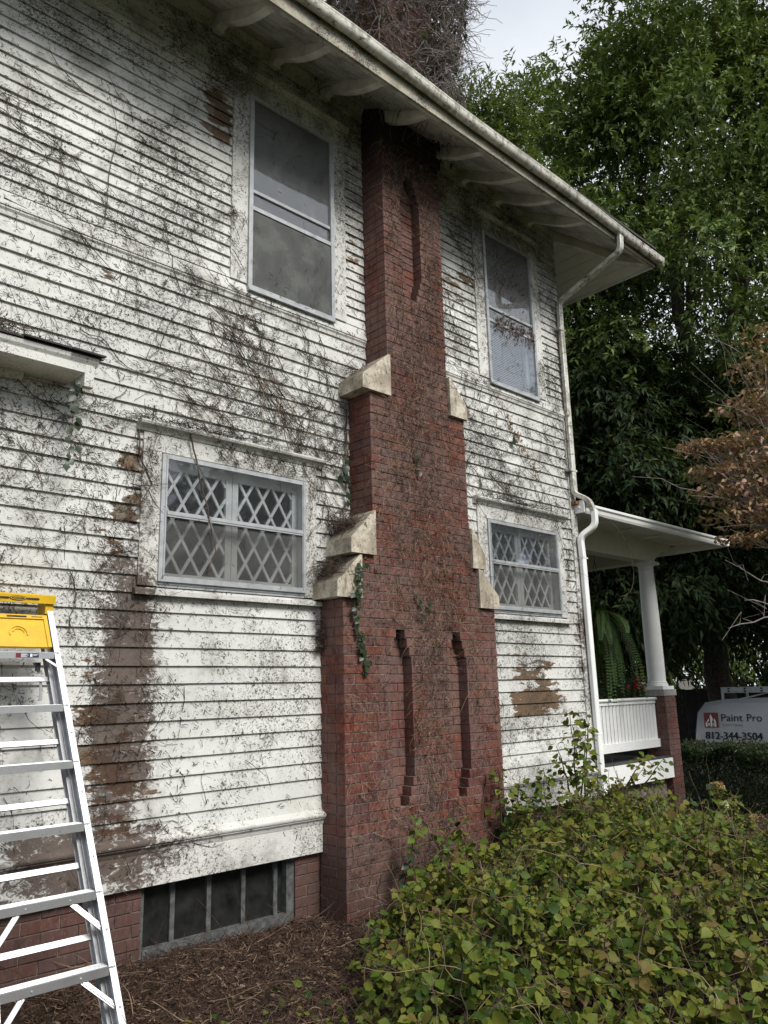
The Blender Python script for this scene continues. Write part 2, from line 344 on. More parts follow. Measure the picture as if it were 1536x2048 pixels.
# ------------------------------------------------------------------ mesh helpers
class MB:
    def __init__(s): s.v = []; s.f = []
    def add(s, vs, fs):
        b = len(s.v); s.v += [tuple(v) for v in vs]; s.f += [tuple(i+b for i in f) for f in fs]; return s
    def box(s, a, b):
        (x0, y0, z0), (x1, y1, z1) = a, b
        return s.add([(x0,y0,z0),(x1,y0,z0),(x1,y1,z0),(x0,y1,z0),(x0,y0,z1),(x1,y0,z1),(x1,y1,z1),(x0,y1,z1)],
                     [(0,3,2,1),(4,5,6,7),(0,1,5,4),(1,2,6,5),(2,3,7,6),(3,0,4,7)])
    def hexa(s, b4, t4):                     # two quads, bottom and top
        return s.add(list(b4)+list(t4), [(0,3,2,1),(4,5,6,7),(0,1,5,4),(1,2,6,5),(2,3,7,6),(3,0,4,7)])
    def prism(s, poly, vec):                 # 3-D polygon pushed along vec
        n = len(poly); vec = Vector(vec)
        vs = [Vector(p) for p in poly]+[Vector(p)+vec for p in poly]
        fs = [tuple(range(n-1, -1, -1)), tuple(range(n, 2*n))]+[(i, (i+1) % n, (i+1) % n+n, i+n) for i in range(n)]
        return s.add(vs, fs)
    def profx(s, prof, x0, x1):              # (y,z) profile along x
        return s.prism([(x0, y, z) for y, z in prof], (x1-x0, 0, 0))
    def profy(s, prof, y0, y1):              # (x,z) profile along y
        return s.prism([(x, y0, z) for x, z in prof], (0, y1-y0, 0))
    def beam(s, p0, p1, w, h, up=(0, 0, 1)):
        p0, p1 = Vector(p0), Vector(p1); d = (p1-p0).normalized(); up = Vector(up)
        sx = d.cross(up)
        if sx.length < 1e-4: sx = d.cross(Vector((1, 0, 0)))
        sx.normalize(); sy = sx.cross(d).normalized()
        q = [sx*(w/2)*i+sy*(h/2)*j for i, j in ((-1,-1),(1,-1),(1,1),(-1,1))]
        return s.hexa([p0+k for k in q], [p1+k for k in q])
    def tube(s, pts, r, n=5, cap=True):
        pts = [Vector(p) for p in pts]; m = len(pts); rs = r if isinstance(r, (list, tuple)) else [r]*m
        b = len(s.v); nx = None
        for i, p in enumerate(pts):
            d = (pts[min(i+1, m-1)]-pts[max(i-1, 0)])
            d = d.normalized() if d.length > 1e-7 else Vector((0, 0, 1))
            if nx is None: nx = d.orthogonal().normalized()
            else:
                nx = nx-d*nx.dot(d); nx = nx.normalized() if nx.length > 1e-5 else d.orthogonal().normalized()
            ny = d.cross(nx)
            for k in range(n):
                t = 2*math.pi*k/n; s.v.append(tuple(p+(nx*math.cos(t)+ny*math.sin(t))*rs[i]))
        for i in range(m-1):
            for k in range(n):
                k2 = (k+1) % n; s.f.append((b+i*n+k, b+i*n+k2, b+(i+1)*n+k2, b+(i+1)*n+k))
        if cap and n > 2:
            s.f.append(tuple(b+k for k in range(n-1, -1, -1))); s.f.append(tuple(b+(m-1)*n+k for k in range(n)))
        return s
    def rect_tube(s, pts, w, h, up):
        pts = [Vector(p) for p in pts]; m = len(pts); b = len(s.v); up = Vector(up)
        for i, p in enumerate(pts):
            d = (pts[min(i+1, m-1)]-pts[max(i-1, 0)]).normalized()
            sx = up-d*up.dot(d); sx.normalize(); sy = d.cross(sx)
            for a_, c_ in ((-1,-.7),(-.7,-1),(.7,-1),(1,-.7),(1,.7),(.7,1),(-.7,1),(-1,.7)):
                s.v.append(tuple(p+sx*a_*w/2+sy*c_*h/2))
        for i in range(m-1):
            for k in range(8):
                k2 = (k+1) % 8; s.f.append((b+i*8+k, b+i*8+k2, b+(i+1)*8+k2, b+(i+1)*8+k))
        s.f.append(tuple(b+k for k in range(7, -1, -1))); s.f.append(tuple(b+(m-1)*8+k for k in range(8)))
        return s
    def lathe(s, c, prof, n=20, axis=(0, 0, 1)):    # prof: (radius, height)
        b = len(s.v); c = Vector(c)
        for r, h in prof:
            for k in range(n):
                t = 2*math.pi*k/n; s.v.append((c.x+r*math.cos(t), c.y+r*math.sin(t), c.z+h))
        for i in range(len(prof)-1):
            for k in range(n):
                k2 = (k+1) % n; s.f.append((b+i*n+k, b+i*n+k2, b+(i+1)*n+k2, b+(i+1)*n+k))
        s.f.append(tuple(b+k for k in range(n-1, -1, -1))); s.f.append(tuple(b+(len(prof)-1)*n+k for k in range(n)))
        return s
    def mesh(s, name, mat, smooth=False):
        me = bpy.data.meshes.new(name); me.from_pydata(s.v, [], s.f); me.update()
        if mat is not None: me.materials.append(mat)
        if smooth: me.shade_smooth()
        return me

def base_of(o):                                  # world location (before the final shift) of an object
    v = Vector((0, 0, 0))
    while o is not None: v += o.location; o = o.parent
    return v
def obj(name, me, parent=None, kind=None, label=None, cat=None, group=None):
    o = bpy.data.objects.new(name, me); COL.objects.link(o)
    if parent is not None:
        o.parent = parent; o.location = -base_of(parent)
    if kind: o['kind'] = kind
    if label: o['label'] = label
    if cat: o['category'] = cat
    if group: o['group'] = group
    return o
def part(name, mb, mat, parent, smooth=False, kind=None, label=None):
    return obj(name, mb.mesh(name, mat, smooth), parent, kind, label)
def thing(name, label, cat, loc, group=None):
    o = bpy.data.objects.new(name, None); COL.objects.link(o); o.location = loc; o.empty_display_size = .2
    o['label'] = label; o['category'] = cat
    if group: o['group'] = group
    return o
def np_mesh(name, V, F, mat, smooth=False):
    V = np.ascontiguousarray(V, dtype=np.float32); F = np.ascontiguousarray(F, dtype=np.int32)
    me = bpy.data.meshes.new(name); k = F.shape[1]
    me.vertices.add(len(V)); me.vertices.foreach_set('co', V.ravel())
    me.loops.add(F.size); me.loops.foreach_set('vertex_index', F.ravel())
    me.polygons.add(len(F)); me.polygons.foreach_set('loop_start', np.arange(0, F.size, k, dtype=np.int32))
    me.polygons.foreach_set('loop_total', np.full(len(F), k, dtype=np.int32))
    me.update(calc_edges=True); me.materials.append(mat)
    if smooth: me.shade_smooth()
    return me
def unit(a): return a/np.maximum(np.linalg.norm(a, axis=-1, keepdims=True), 1e-9)
SHAPES = {
    'lance': (np.array([(0, 0, 0), (.42, -.5, .06), (1, 0, -.10), (.42, .5, .06)]), np.array([(0, 1, 2, 3)])),
    'ovate': (np.array([(0, 0, 0), (.22, -.42, .05), (.55, -.48, .07), (1, 0, -.12), (.55, .48, .07), (.22, .42, .05), (.45, 0, -.03)]),
              np.array([(0, 1, 2, 6), (6, 2, 3, 3), (6, 3, 4, 4), (0, 6, 4, 5)])),
}
def leaf_arrays(C, D, N, Ln, Wd, shape):
    P, F = SHAPES[shape]; D = unit(D); Sd = unit(np.cross(D, N)); Nn = np.cross(Sd, D)
    V = C[:, None, :]+(P[None, :, 0:1]*Ln[:, None, None])*D[:, None, :]+(P[None, :, 1:2]*Wd[:, None, None])*Sd[:, None, :]+(P[None, :, 2:3]*Ln[:, None, None])*Nn[:, None, :]
    k = len(P); n = len(C)
    tri = []
    for q in F:
        q = list(dict.fromkeys(q))
        tri.append(q[:3])
        if len(q) == 4: tri.append([q[0], q[2], q[3]])
    tri = np.array(tri)
    FF = (tri[None]+np.arange(n)[:, None, None]*k).reshape(-1, 3)
    return V.reshape(-1, 3), FF
def leaf_mesh(name, C, D, N, Ln, Wd, shape, mat):
    V, F = leaf_arrays(C, D, N, Ln, Wd, shape); return np_mesh(name, V, F, mat)
def strands(P0, D0, Ln, R, nseg=4, wob=.35, droop=0., n=3):     # many thin curved tubes, vectorised
    m = len(P0); pts = [P0]; d = unit(D0)
    for i in range(nseg):
        d = unit(d+rng.normal(0, wob, (m, 3))+np.array([0, 0, -droop])); pts.append(pts[-1]+d*(Ln/nseg)[:, None])
    pts = np.stack(pts, 1); k = nseg+1
    t = unit(np.gradient(pts, axis=1)); ref = unit(rng.normal(0, 1, (m, 1, 3)))
    a = unit(np.cross(t, ref)); b = np.cross(t, a)
    rad = R[:, None]*np.linspace(1, .45, k)[None]
    ang = np.arange(n)*2*math.pi/n
    V = pts[:, :, None, :]+rad[:, :, None, None]*(np.cos(ang)[None, None, :, None]*a[:, :, None, :]+np.sin(ang)[None, None, :, None]*b[:, :, None, :])
    base = np.arange(m)[:, None, None]*(k*n)+np.arange(nseg)[None, :, None]*n
    kk = np.arange(n)[None, None, :]; k2 = (np.arange(n)+1)[None, None, :] % n
    F = np.stack([base+kk, base+k2, base+n+k2, base+n+kk], -1).reshape(-1, 4)
    return V.reshape(-1, 3), F
def gz(x, y=0.):
    x = np.asarray(x, dtype=float); t = np.clip(x-8, 0, 9.4); return -1.61-.0125*t*t


# ------------------------------------------------------------------ ground and street
xs = np.concatenate([np.linspace(-60, -6, 10), np.linspace(-5, 14, 77), np.linspace(14.5, 30, 30), np.array([36, 45, 60, 90, 140, 220])])
ys = np.concatenate([np.array([-150, -90, -50, -30, -20, -14, -10, -7]), np.linspace(-6, 9, 61), np.array([11, 14, 20, 30, 45, 70, 110, 180])])
X, Y = np.meshgrid(xs, ys, indexing='ij')
Z = gz(X)
near = (np.abs(X-4) < 12) & (np.abs(Y-1.5) < 9)
Z = Z+np.where(near, .03*np.sin(X*2.3+Y*1.1)*np.sin(Y*2.9-X*.7)+.014*np.sin(X*7.1+1)*np.sin(Y*6.3), 0)-np.where(near, .02, 0.)
idx = np.arange(X.size).reshape(X.shape)
F = np.stack([idx[:-1, :-1], idx[1:, :-1], idx[1:, 1:], idx[:-1, 1:]], -1).reshape(-1, 4)
obj('ground', np_mesh('ground', np.stack([X, Y, Z], -1).reshape(-1, 3), F, M['ground'], True), kind='structure')
st = MB(); st.add([(18.2, -150, -2.69), (26, -150, -2.69), (26, 180, -2.69), (18.2, 180, -2.69)], [(0, 1, 2, 3)])
obj('street', st.mesh('street', M['asphalt']), kind='structure')
kb = MB(); kb.box((18.0, -150, -2.9), (18.2, 180, -2.56)); obj('kerb', kb.mesh('kerb', M['concrete']), kind='structure')

# ------------------------------------------------------------------ house
house = thing('house', 'weathered white clapboard house with peeling paint and a tall red brick chimney', 'house', (3.0, 5.0, -1.61))
XC = 7.83                                        # outer corner of the front wall
Z_WT, Z_BELT, Z_TOP = -.885, 3.165, 5.70
w = MB()
WIN = [  # x0, x1, z0, z1 of the wall openings
    ('up', 3.23, 4.15, 3.24, 5.08), ('up', 6.33, 7.24, 3.24, 5.08),
    ('low', 2.53, 3.82, .77, 1.70), ('low', 6.16, 7.385, .77, 1.70)]
def wall_with_holes(mb, x0, x1, z0, z1, holes, y0, y1):
    cx = sorted({x0, x1, *[h[0] for h in holes], *[h[1] for h in holes]}); cz = sorted({z0, z1, *[h[2] for h in holes], *[h[3] for h in holes]})
    for i in range(len(cx)-1):
        run = None
        for j in range(len(cz)-1):
            mx_, mz_ = (cx[i]+cx[i+1])/2, (cz[j]+cz[j+1])/2
            hole = any(h[0] < mx_ < h[1] and h[2] < mz_ < h[3] for h in holes)
            if not hole:
                if run is None: run = cz[j]
            if (hole or j == len(cz)-2) and run is not None:
                mb.box((cx[i], y0, run), (cx[i+1], y1, cz[j] if hole else cz[j+1])); run = None
wall_with_holes(w, -5, XC-.02, -1.17, 5.66, [h[1:] for h in WIN], 5.004, 5.16)
w.box((-5, 11.3, -2), (XC-.02, 11.45, 5.66)); w.box((-5, 5.161, -2), (-4.85, 11.299, 5.66)); w.box((XC-.16, 5.161, -2), (XC-.02, 11.299, 5.66))
w.box((-4.849, 5.161, 2.4), (XC-.161, 11.299, 2.5)); w.box((-4.849, 5.161, 5.5), (XC-.161, 11.299, 5.6)); w.box((-4.849, 5.161, -1.0), (XC-.161, 11.299, -.9))
part('wall', w, M['interior'], house)

TIER = [  # z0, z1, xl, xr of the chimney breast
    (-1.64, .725, 3.99, 5.868), (.725, 1.09, 4.165, 5.63), (1.09, 2.54, 4.325, 5.556), (2.54, 9.6, 4.545, 5.335)]
CY = 4.697                                       # front face of the chimney
def tier_at(z):
    for t in TIER:
        if t[0] <= z < t[1]: return t
    return TIER[-1]

# clapboards, each board its own piece
def clap_mesh(x0, x1, z0, z1, jit):
    mb = MB(); n = max(2, int((x1-x0)/.45)); a = []; b = []
    for i in range(n+1):
        x = x0+(x1-x0)*i/n; dz = rnd.uniform(-1, 1)*.0022; dy = rnd.uniform(-1, 1)*.0016+jit
        a += [(x, 4.977+dy, z0+dz), (x, 4.9955, z1+.006), (x, 5.003, z1+.006), (x, 5.003, z0+.001)]
    mb.v = a
    for i in range(n):
        o0, o1 = i*4, i*4+4
        mb.f += [(o0, o1, o1+1, o0+1), (o0+3, o1+3, o1, o0)]
    mb.f += [(0, 1, 2, 3), (n*4+3, n*4+2, n*4+1, n*4)]
    return mb
cuts = [(3.078, 4.302, 3.2, 5.33), (6.188, 7.387, 3.2, 5.33), (2.403, 3.937, .703, 1.90), (6.023, 7.502, .703, 1.90)]
def x_runs(za, zb):
    zm = (za+zb)/2; xr_ = XC if zm > Z_BELT else 7.722
    t = tier_at(zm)
    ban = [(t[2]+.01, t[3]-.01)]+[(c[0], c[1]) for c in cuts if c[2] < zb-.025 and c[3] > za+.025]
    ban.sort(); runs = []; x = -4.6
    for b0, b1 in ban:
        if b0 > x: runs.append((x, b0))
        x = max(x, b1)
    if x < xr_: runs.append((x, xr_))
    return runs
rows = []
n_lo = 33; st_ = (3.11-Z_WT)/n_lo
rows += [(Z_WT+i*st_, Z_WT+(i+1)*st_) for i in range(n_lo)]
zz = 3.283
while zz < 5.72: rows.append((zz, zz+.0938)); zz += .0938
for ri, (za, zb) in enumerate(rows):
    for x0, x1 in x_runs(za, zb):
        if x1-x0 < .03: continue
        segs = [(x0, x1)]
        if x1-x0 > 4:
            j1 = -1.4+((ri*1.37) % 2.0); segs = [(x0, j1-.001), (j1+.001, x1)]
            if ri % 3 == 1:
                j2 = 1.25+((ri*.77) % .9)
                if j2 < x1-.4: segs = [(x0, j1-.001), (j1+.001, j2-.001), (j2+.001, x1)]
        for s0, s1 in segs:
            part('clapboard', clap_mesh(s0, s1, za, zb, rnd.uniform(-.0015, .0015)), M['siding'], house)

# belt course between the storeys
for x0, x1 in ((-4.6, 4.54), (5.34, XC+.03)):
    mb = MB(); mb.profx([(5.0, 3.165), (4.955, 3.165), (4.955, 3.178), (4.984, 3.283), (5.0, 3.283)], x0, x1); part('belt_course', mb, M['trim'], house)
    mb = MB(); mb.profx([(5.0, 3.108), (4.978, 3.108), (4.974, 3.135), (4.962, 3.150), (4.962, 3.1645), (5.0, 3.1645)], x0, min(x1, 7.80)); part('belt_moulding', mb, M['trim'], house)
# water table and skirt board
for x0, x1 in ((-4.6, 4.01), (5.86, 7.86)):
    mb = MB(); mb.profx([(5.0, -.922), (4.928, -.922), (4.924, -.912), (4.924, -.902), (4.985, -.868), (5.0, -.868)], x0, x1); part('water_table', mb, M['trim'], house)
    mb = MB(); mb.profx([(5.0, -.975), (4.963, -.975), (4.955, -.952), (4.938, -.935), (4.938, -.9225), (5.0, -.9225)], x0, x1-.02); part('bed_moulding', mb, M['trim'], house)
    mb = MB(); mb.box((x0, 4.966, -1.176), (x1-.025, 5.003, -.9755)); part('skirt_board', mb, M['trim'], house)
mb = MB(); mb.box((7.722, 4.968, -.87), (XC+.012, 5.03, 3.107)); part('corner_board', mb, M['trim'], house)
mb = MB(); mb.box((7.735, 4.9, 2.07), (7.90, 5.06, 2.105)); part('bare_board_end', mb, M['rawwood'], house)

# ------------------------------------------------------------------ upper windows
def upper_window(x0, x1, blind):
    """casing outside x0..x1"""
    fx0, fx1 = x0+.155, x1-.152; z0, z1 = 3.236, 5.083
    mb = MB(); mb.box((x0, 4.967, 3.2835), (fx0, 5.003, 5.10)); mb.box((fx1, 4.967, 3.2835), (x1, 5.003, 5.10)); mb.box((x0, 4.965, 5.1005), (x1, 5.003, 5.30))
    wd = part('window', mb, M['trim'], house)
    mb = MB(); mb.profx([(5.0, 5.268), (4.955, 5.268), (4.94, 5.29), (4.925, 5.305), (4.925, 5.325), (5.0, 5.335)], x0-.035, x1+.035); part('crown_moulding', mb, M['trim'], wd)
    mb = MB()                                     # aluminium storm frame
    for a, b in (((fx0, z0), (fx0+.038, z1)), ((fx1-.038, z0), (fx1, z1)), ((fx0+.038, z1-.03), (fx1-.038, z1)), ((fx0+.038, z0), (fx1-.038, z0+.036))):
        mb.box((a[0], 4.945, a[1]), (b[0], 4.9665, b[1]))
    mb.box((fx0+.001, 4.9667, z0+.001), (fx0+.015, 5.09, z1-.001)); mb.box((fx1-.015, 4.9667, z0+.001), (fx1-.001, 5.09, z1-.001))
    mb.profx([(4.9669, z0-.02), (4.93, z0-.02), (4.93, z0-.006), (4.945, z0+.012), (4.9669, z0+.012)], fx0+.002, fx1-.002)
    part('storm_frame', mb, M['alu'], wd)
    mb = MB(); mb.box((fx0+.0382, 4.948, 3.972), (fx1-.0382, 4.966, 4.008)); part('meeting_rail', mb, M['alu'], wd)
    mb = MB(); mb.box((fx0+.0382, 4.960, 4.146), (fx1-.0382, 4.975, 4.174)); part('sash_rail', mb, M['alu'], wd)
    mb = MB(); mb.box((fx0+.0382, 4.9765, 4.905), (fx1-.0382, 4.986, 4.92)); part('glazing_bar', mb, M['alu'], wd)
    mb = MB(); mb.box((fx0+.03, 4.968, 4.175), (fx1-.03, 4.971, z1-.03)); part('pane', mb, M['dusty'], wd)
    mb = MB(); mb.box((fx0+.03, 4.9765, 4.0085), (fx1-.03, 4.979, 4.2)); part('pane', mb, M['dusty'], wd)
    mb = MB(); mb.box((fx0+.03, 4.957, z0+.036), (fx1-.03, 4.9585, 3.972))
    if not blind: part('screen', mb, M['screen'], wd)
    else: part('pane', mb, M['glass2'], wd)
    # wooden sash and what hangs behind
    mb = MB()
    for a, b in (((fx0+.02, z0+.02), (fx0+.08, z1-.02)), ((fx1-.08, z0+.02), (fx1-.02, z1-.02)), ((fx0+.08, z0+.02), (fx1-.08, z0+.11)), ((fx0+.08, 4.12), (fx1-.08, 4.17)), ((fx0+.08, z1-.08), (fx1-.08, z1-.02))):
        mb.box((a[0], 5.055, a[1]), (b[0], 5.085, b[1]))
    part('sash', mb, M['greywood'] if not blind else M['alu'], wd)
    if blind:
        mb = MB(); z = z0+.10
        while z < 4.1:
            mb.hexa([(fx0+.085, 5.108, z), (fx1-.1, 5.108, z), (fx1-.1, 5.128, z+.010), (fx0+.085, 5.128, z+.010)], [(fx0+.085, 5.108, z+.0015), (fx1-.1, 5.108, z+.0015), (fx1-.1, 5.128, z+.0115), (fx0+.085, 5.128, z+.0115)]); z += .0215
        part('blind', mb, M['blind'], wd)
    else:
        mb = MB(); mb.box((fx0+.06, 5.12, z0+.05), (fx1-.1, 5.125, 4.15)); part('roller_shade', mb, M['curtain'], wd)
    mb = MB(); mb.box((fx0, 5.45, z0), (fx1, 5.5, z1)); part('room_backing', mb, M['interior'], wd)
    return wd
upper_window(3.075, 4.305, False)
upper_window(6.185, 7.39, True)

# ------------------------------------------------------------------ low lattice windows
def lattice(mb, x0, x1, z0, z1, y0, y1, dx, dz, bw):
    """crossing diagonal bars clipped to the rectangle"""
    sl_ = dz/dx
    for sgn in (1, -1):
        k = -40
        while k < 40:
            # line: z = zc + sgn*sl*(x-x0) with zc = z0+k*dz
            zc = z0+k*dz+(0.0 if sgn > 0 else .0)
            pts = []
            for xx in (x0, x1):
                zz_ = zc+sgn*sl_*(xx-x0)
                if z0 <= zz_ <= z1: pts.append((xx, zz_))
            for zz_ in (z0, z1):
                xx = x0+(zz_-zc)/(sgn*sl_)
                if x0 < xx < x1: pts.append((xx, zz_))
            if len(pts) >= 2:
                pts.sort(); a, b = pts[0], pts[-1]
                if abs(b[0]-a[0]) > .01:
                    yo = 0 if sgn > 0 else .0025
                    d = Vector((b[0]-a[0], 0, b[1]-a[1])).normalized(); nn = Vector((-d.z, 0, d.x))*bw/2
                    A, B = Vector((a[0], 0, a[1])), Vector((b[0], 0, b[1]))
                    mb.prism([(q.x, y0+yo, q.z) for q in (A-nn, B-nn, B+nn, A+nn)], (0, y1-y0, 0))
            k += 1
def low_window(x0, x1):
    fx0, fx1 = x0+.142, x1-.118; z0, z1 = .775, 1.692
    mb = MB(); mb.box((x0, 4.968, .742), (fx0, 5.003, z1+.012)); mb.box((fx1, 4.968, .742), (x1, 5.003, z1+.012)); mb.box((x0, 4.966, z1+.0125), (x1, 5.003, 1.842))
    wd = part('window', mb, M['trim'], house)
    mb = MB(); mb.profx([(5.0, 1.836), (4.958, 1.836), (4.948, 1.852), (4.935, 1.868), (4.912, 1.878), (4.905, 1.892), (4.905, 1.904), (5.0, 1.915)], x0-.05, x1+.07); part('crown_moulding', mb, M['trim'], wd)
    mb = MB(); mb.profx([(5.0, .678), (4.935, .676), (4.935, .708), (5.0, .738)], x0-.03, x1+.035); part('sill', mb, M['trim'], wd)
    mb = MB(); mb.box((fx0+.001, 4.975, .7385), (fx1-.001, 5.0, z0)); mb.box((fx0+.001, 4.968, .757), (fx1-.001, 4.9745, z0-.002))
    for a, b in (((fx0, z0), (fx0+.045, z1)), ((fx1-.036, z0), (fx1, z1)), ((fx0+.045, z1-.032), (fx1-.036, z1)), ((fx0+.045, z0), (fx1-.036, z0+.038))):
        mb.box((a[0], 4.951, a[1]), (b[0], 4.9675, b[1]))
    mb.box((fx0+.03, 4.945, z0+.02), (fx0+.036, 4.9508, z1-.01)); mb.box((fx1-.03, 4.945, z0+.02), (fx1-.024, 4.9508, z1-.01))
    part('storm_frame', mb, M['alu'], wd)
    mb = MB(); mb.box((fx0+.0452, 4.942, 1.235), (fx1-.0362, 4.966, 1.277)); mb.box((fx0+.0452, 4.938, 1.249), (fx1-.0362, 4.9418, 1.263)); part('meeting_rail', mb, M['alu'], wd)
    mb = MB(); mb.box((fx0+.04, 4.9595, 1.2772), (fx1-.03, 4.9615, z1-.03)); part('pane', mb, M['glass'], wd)
    mb = MB(); mb.box((fx0+.04, 4.9595, z0+.036), (fx1-.03, 4.961, 1.2348)); part('screen', mb, M['screen2'], wd)
    # jamb lining
    mb = MB(); mb.box((fx0+.002, 4.9675, z0), (fx0+.014, 5.16, z1)); mb.box((fx1-.014, 4.9675, z0), (fx1-.002, 5.16, z1)); mb.box((fx0+.014, 4.9675, z1-.014), (fx1-.014, 5.16, z1-.002)); mb.box((fx0+.014, 4.9675, z0-.0), (fx1-.014, 5.16, z0+.012))
    part('jamb', mb, M['sashpaint'], wd)
    xm = (fx0+fx1)/2
    for a0, a1 in ((fx0+.016, xm-.002), (xm+.002, fx1-.016)):
        mb = MB(); s = .052
        for a, b in (((a0, z0+.014), (a0+s, z1-.016)), ((a1-s, z0+.014), (a1, z1-.016)), ((a0+s, z0+.014), (a1-s, z0+.075)), ((a0+s, z1-.085), (a1-s, z1-.016))):
            mb.box((a[0], 5.05, a[1]), (b[0], 5.085, b[1]))
        part('casement', mb, M['sashpaint'], wd)
        mb = MB(); lattice(mb, a0+s, a1-s, z0+.075, z1-.085, 5.053, 5.066, .156, .262, .021); part('muntin', mb, M['sashpaint'], wd)
        mb = MB(); mb.box((a0+s-.01, 5.0702, z0+.07), (a1-s+.01, 5.0722, z1-.08)); part('pane', mb, M['glass'], wd)
    mb = MB(); mb.box((fx0, 5.4, z0), (fx1, 5.42, z1)); part('room_backing', mb, M['interior'], wd)
M['screen2'] = mat_screen('haze_grey_screen', (.10, .103, .10), .36)
M['sashpaint'] = simple('old_sash_paint', (.76, .77, .75), .6, vary=.12)
low_window(2.40, 3.94)
low_window(6.02, 7.505)

# ------------------------------------------------------------------ brickwork
cand = []                                        # (x0,x1,y0,y1,z0,z1, facing, owner)
CH, BL, BH, JT, HD = .0738, .2185, .0672, .0068, .1035
chim = MB()
NICHE = [  # x0, x1, z0, z1
    (4.487, 4.735, -.87, .478), (5.188, 5.435, -.87, .478), (4.775, 5.035, 3.62, 4.915)]
def niche_span(xm_unused, za, zb):
    o = []
    for n0, n1, nz0, nz1 in NICHE:
        zc = (za+zb)/2
        if not nz0 < zc < nz1: continue
        kt, kb_ = int((nz1-zc)/CH), int((zc-nz0)/CH)
        ins = max(0, 3-kt)*.0245 if kt < 3 else 0
        ins = max(ins, max(0, 3-kb_)*.0245 if kb_ < 3 else 0)
        o.append((n0+ins, n1-ins))
    return o
for (z0, z1, xl, xr) in TIER: 
    chim.box((xl+.008, CY+.112, z0), (xr-.008, 5.3 if z0 > 2 else 5.003, z1+.001))
k = 0; zc = TIER[0][0]+.004
while zc < 9.5:
    za, zb = zc, zc+BH; t = tier_at((za+zb)/2); xl, xr = t[2], t[3]
    ns = niche_span(0, za, zb)
    edges = []
    # mortar backing of the front wythe, per course, interrupted by the niches
    x = xl+.007
    for n0, n1 in ns+[(xr-.007, None)]:
        if n0 > x: chim.box((x, CY+.0055, za-.0067), (n0-(.006 if n1 else 0), CY+.1125, zb+.0001))
        x = (n1 or 0)+.006
    odd = k % 2
    # front course
    spans = []; x = xl
    for n0, n1 in ns: spans.append((x, n0, False)); spans.append((n0, n1, True)); x = n1
    spans.append((x, xr, False))
    phase = (HD if odd else BL)+JT
    grid = [xl]; g = xl+phase
    while g < xr-.06: grid.append(g); g += BL+JT
    for s0, s1, deep in spans:
        gs = sorted([s0]+[g for g in grid if s0+.05 < g < s1-.05]+[s1+(JT if s1 != xr else 0)])
        if s1 == xr: gs[-1] = xr+JT
        for a, b in zip(gs[:-1], gs[1:]):
            yo = CY+(.104 if deep else 0)
            cand.append((a, b-JT, yo+rnd.uniform(-.0025, .0025), yo+HD, za, zb, 'f', 'chimney'))
    # side courses (left and right faces)
    for side in (0, 1):
        ys_ = [CY+HD+JT, 5.0] if not odd else [CY+BL+JT, 5.0]
        # first brick of the odd course is the side stretcher behind a front header
        yy = CY+HD+JT
        stops = [yy, yy+.19] if not odd else [yy, yy+.108, yy+.19]
        for a, b in zip(stops[:-1], stops[1:]):
            xo = rnd.uniform(-.0025, .0025)
            if side == 0: cand.append((xl+xo, xl+HD, a, min(b-JT, 5.0), za, zb, 'l', 'chimney'))
            else: cand.append((xr-HD, xr+xo, a, min(b-JT, 5.0), za, zb, 'r', 'chimney'))
    zc += CH; k += 1
chimney = part('chimney', chim, M['mortar'], house)

# foundation wall under the skirt, and the stub between cellar window and chimney
fd = MB(); fd.box((-4.6, 5.03, -2.0), (2.545, 5.2, -1.1765)); fd.box((3.775, 5.03, -2.0), (4.05, 5.2, -1.1765)); fd.box((5.8, 5.03, -2.0), (XC-.05, 5.2, -1.1765))
fd.box((2.546, 5.18, -2.0), (3.774, 5.3, -1.1765))
foundation = part('foundation', fd, M['mortar'], house)
for k in range(8):
    za = -1.69+k*CH; zb = min(za+BH, -1.178)
    if zb-za < .03: continue
    for lo, hi in ((-1.0, 2.552), (3.768, 4.03), (5.88, 7.80)):
        x = lo-(BL+JT)*(.5 if k % 2 else 0)
        while x < hi-.02:
            a, b = max(x, lo), min(x+BL, hi)
            if b-a > .03: cand.append((a, b, 5.022+rnd.uniform(-.003, .003), 5.022+HD, za, zb, 'f', 'foundation'))
            x += BL+JT
# porch pier
PX0, PX1, PY0, PY1 = 10.725, 11.035, 5.60, 5.92
pm = MB(); pm.box((PX0+.008, PY0+.008, -2.0), (PX1-.008, PY1-.008, -.165)); pier = part('porch_pier', pm, M['mortar'], house)
for k in range(22):
    za = -1.80+k*CH; zb = za+BH
    if zb > -.165: break
    o = k % 2
    if o: bs = [(PX0, PX0+BL, PY0, PY0+HD, 'f'), (PX0+BL+JT, PX1, PY0, PY0+.2, 'f'), (PX0, PX0+HD, PY0+HD+JT, PY1, 'l')]
    else: bs = [(PX0, PX0+HD, PY0, PY0+BL, 'l'), (PX0+HD+JT, PX1, PY0, PY0+HD, 'f'), (PX0, PX0+.2, PY0+BL+JT, PY1, 'l')]
    for b in bs: cand.append((b[0], b[1], b[2]+rnd.uniform(-.002, .002), b[3], za, zb, b[4], 'pier'))

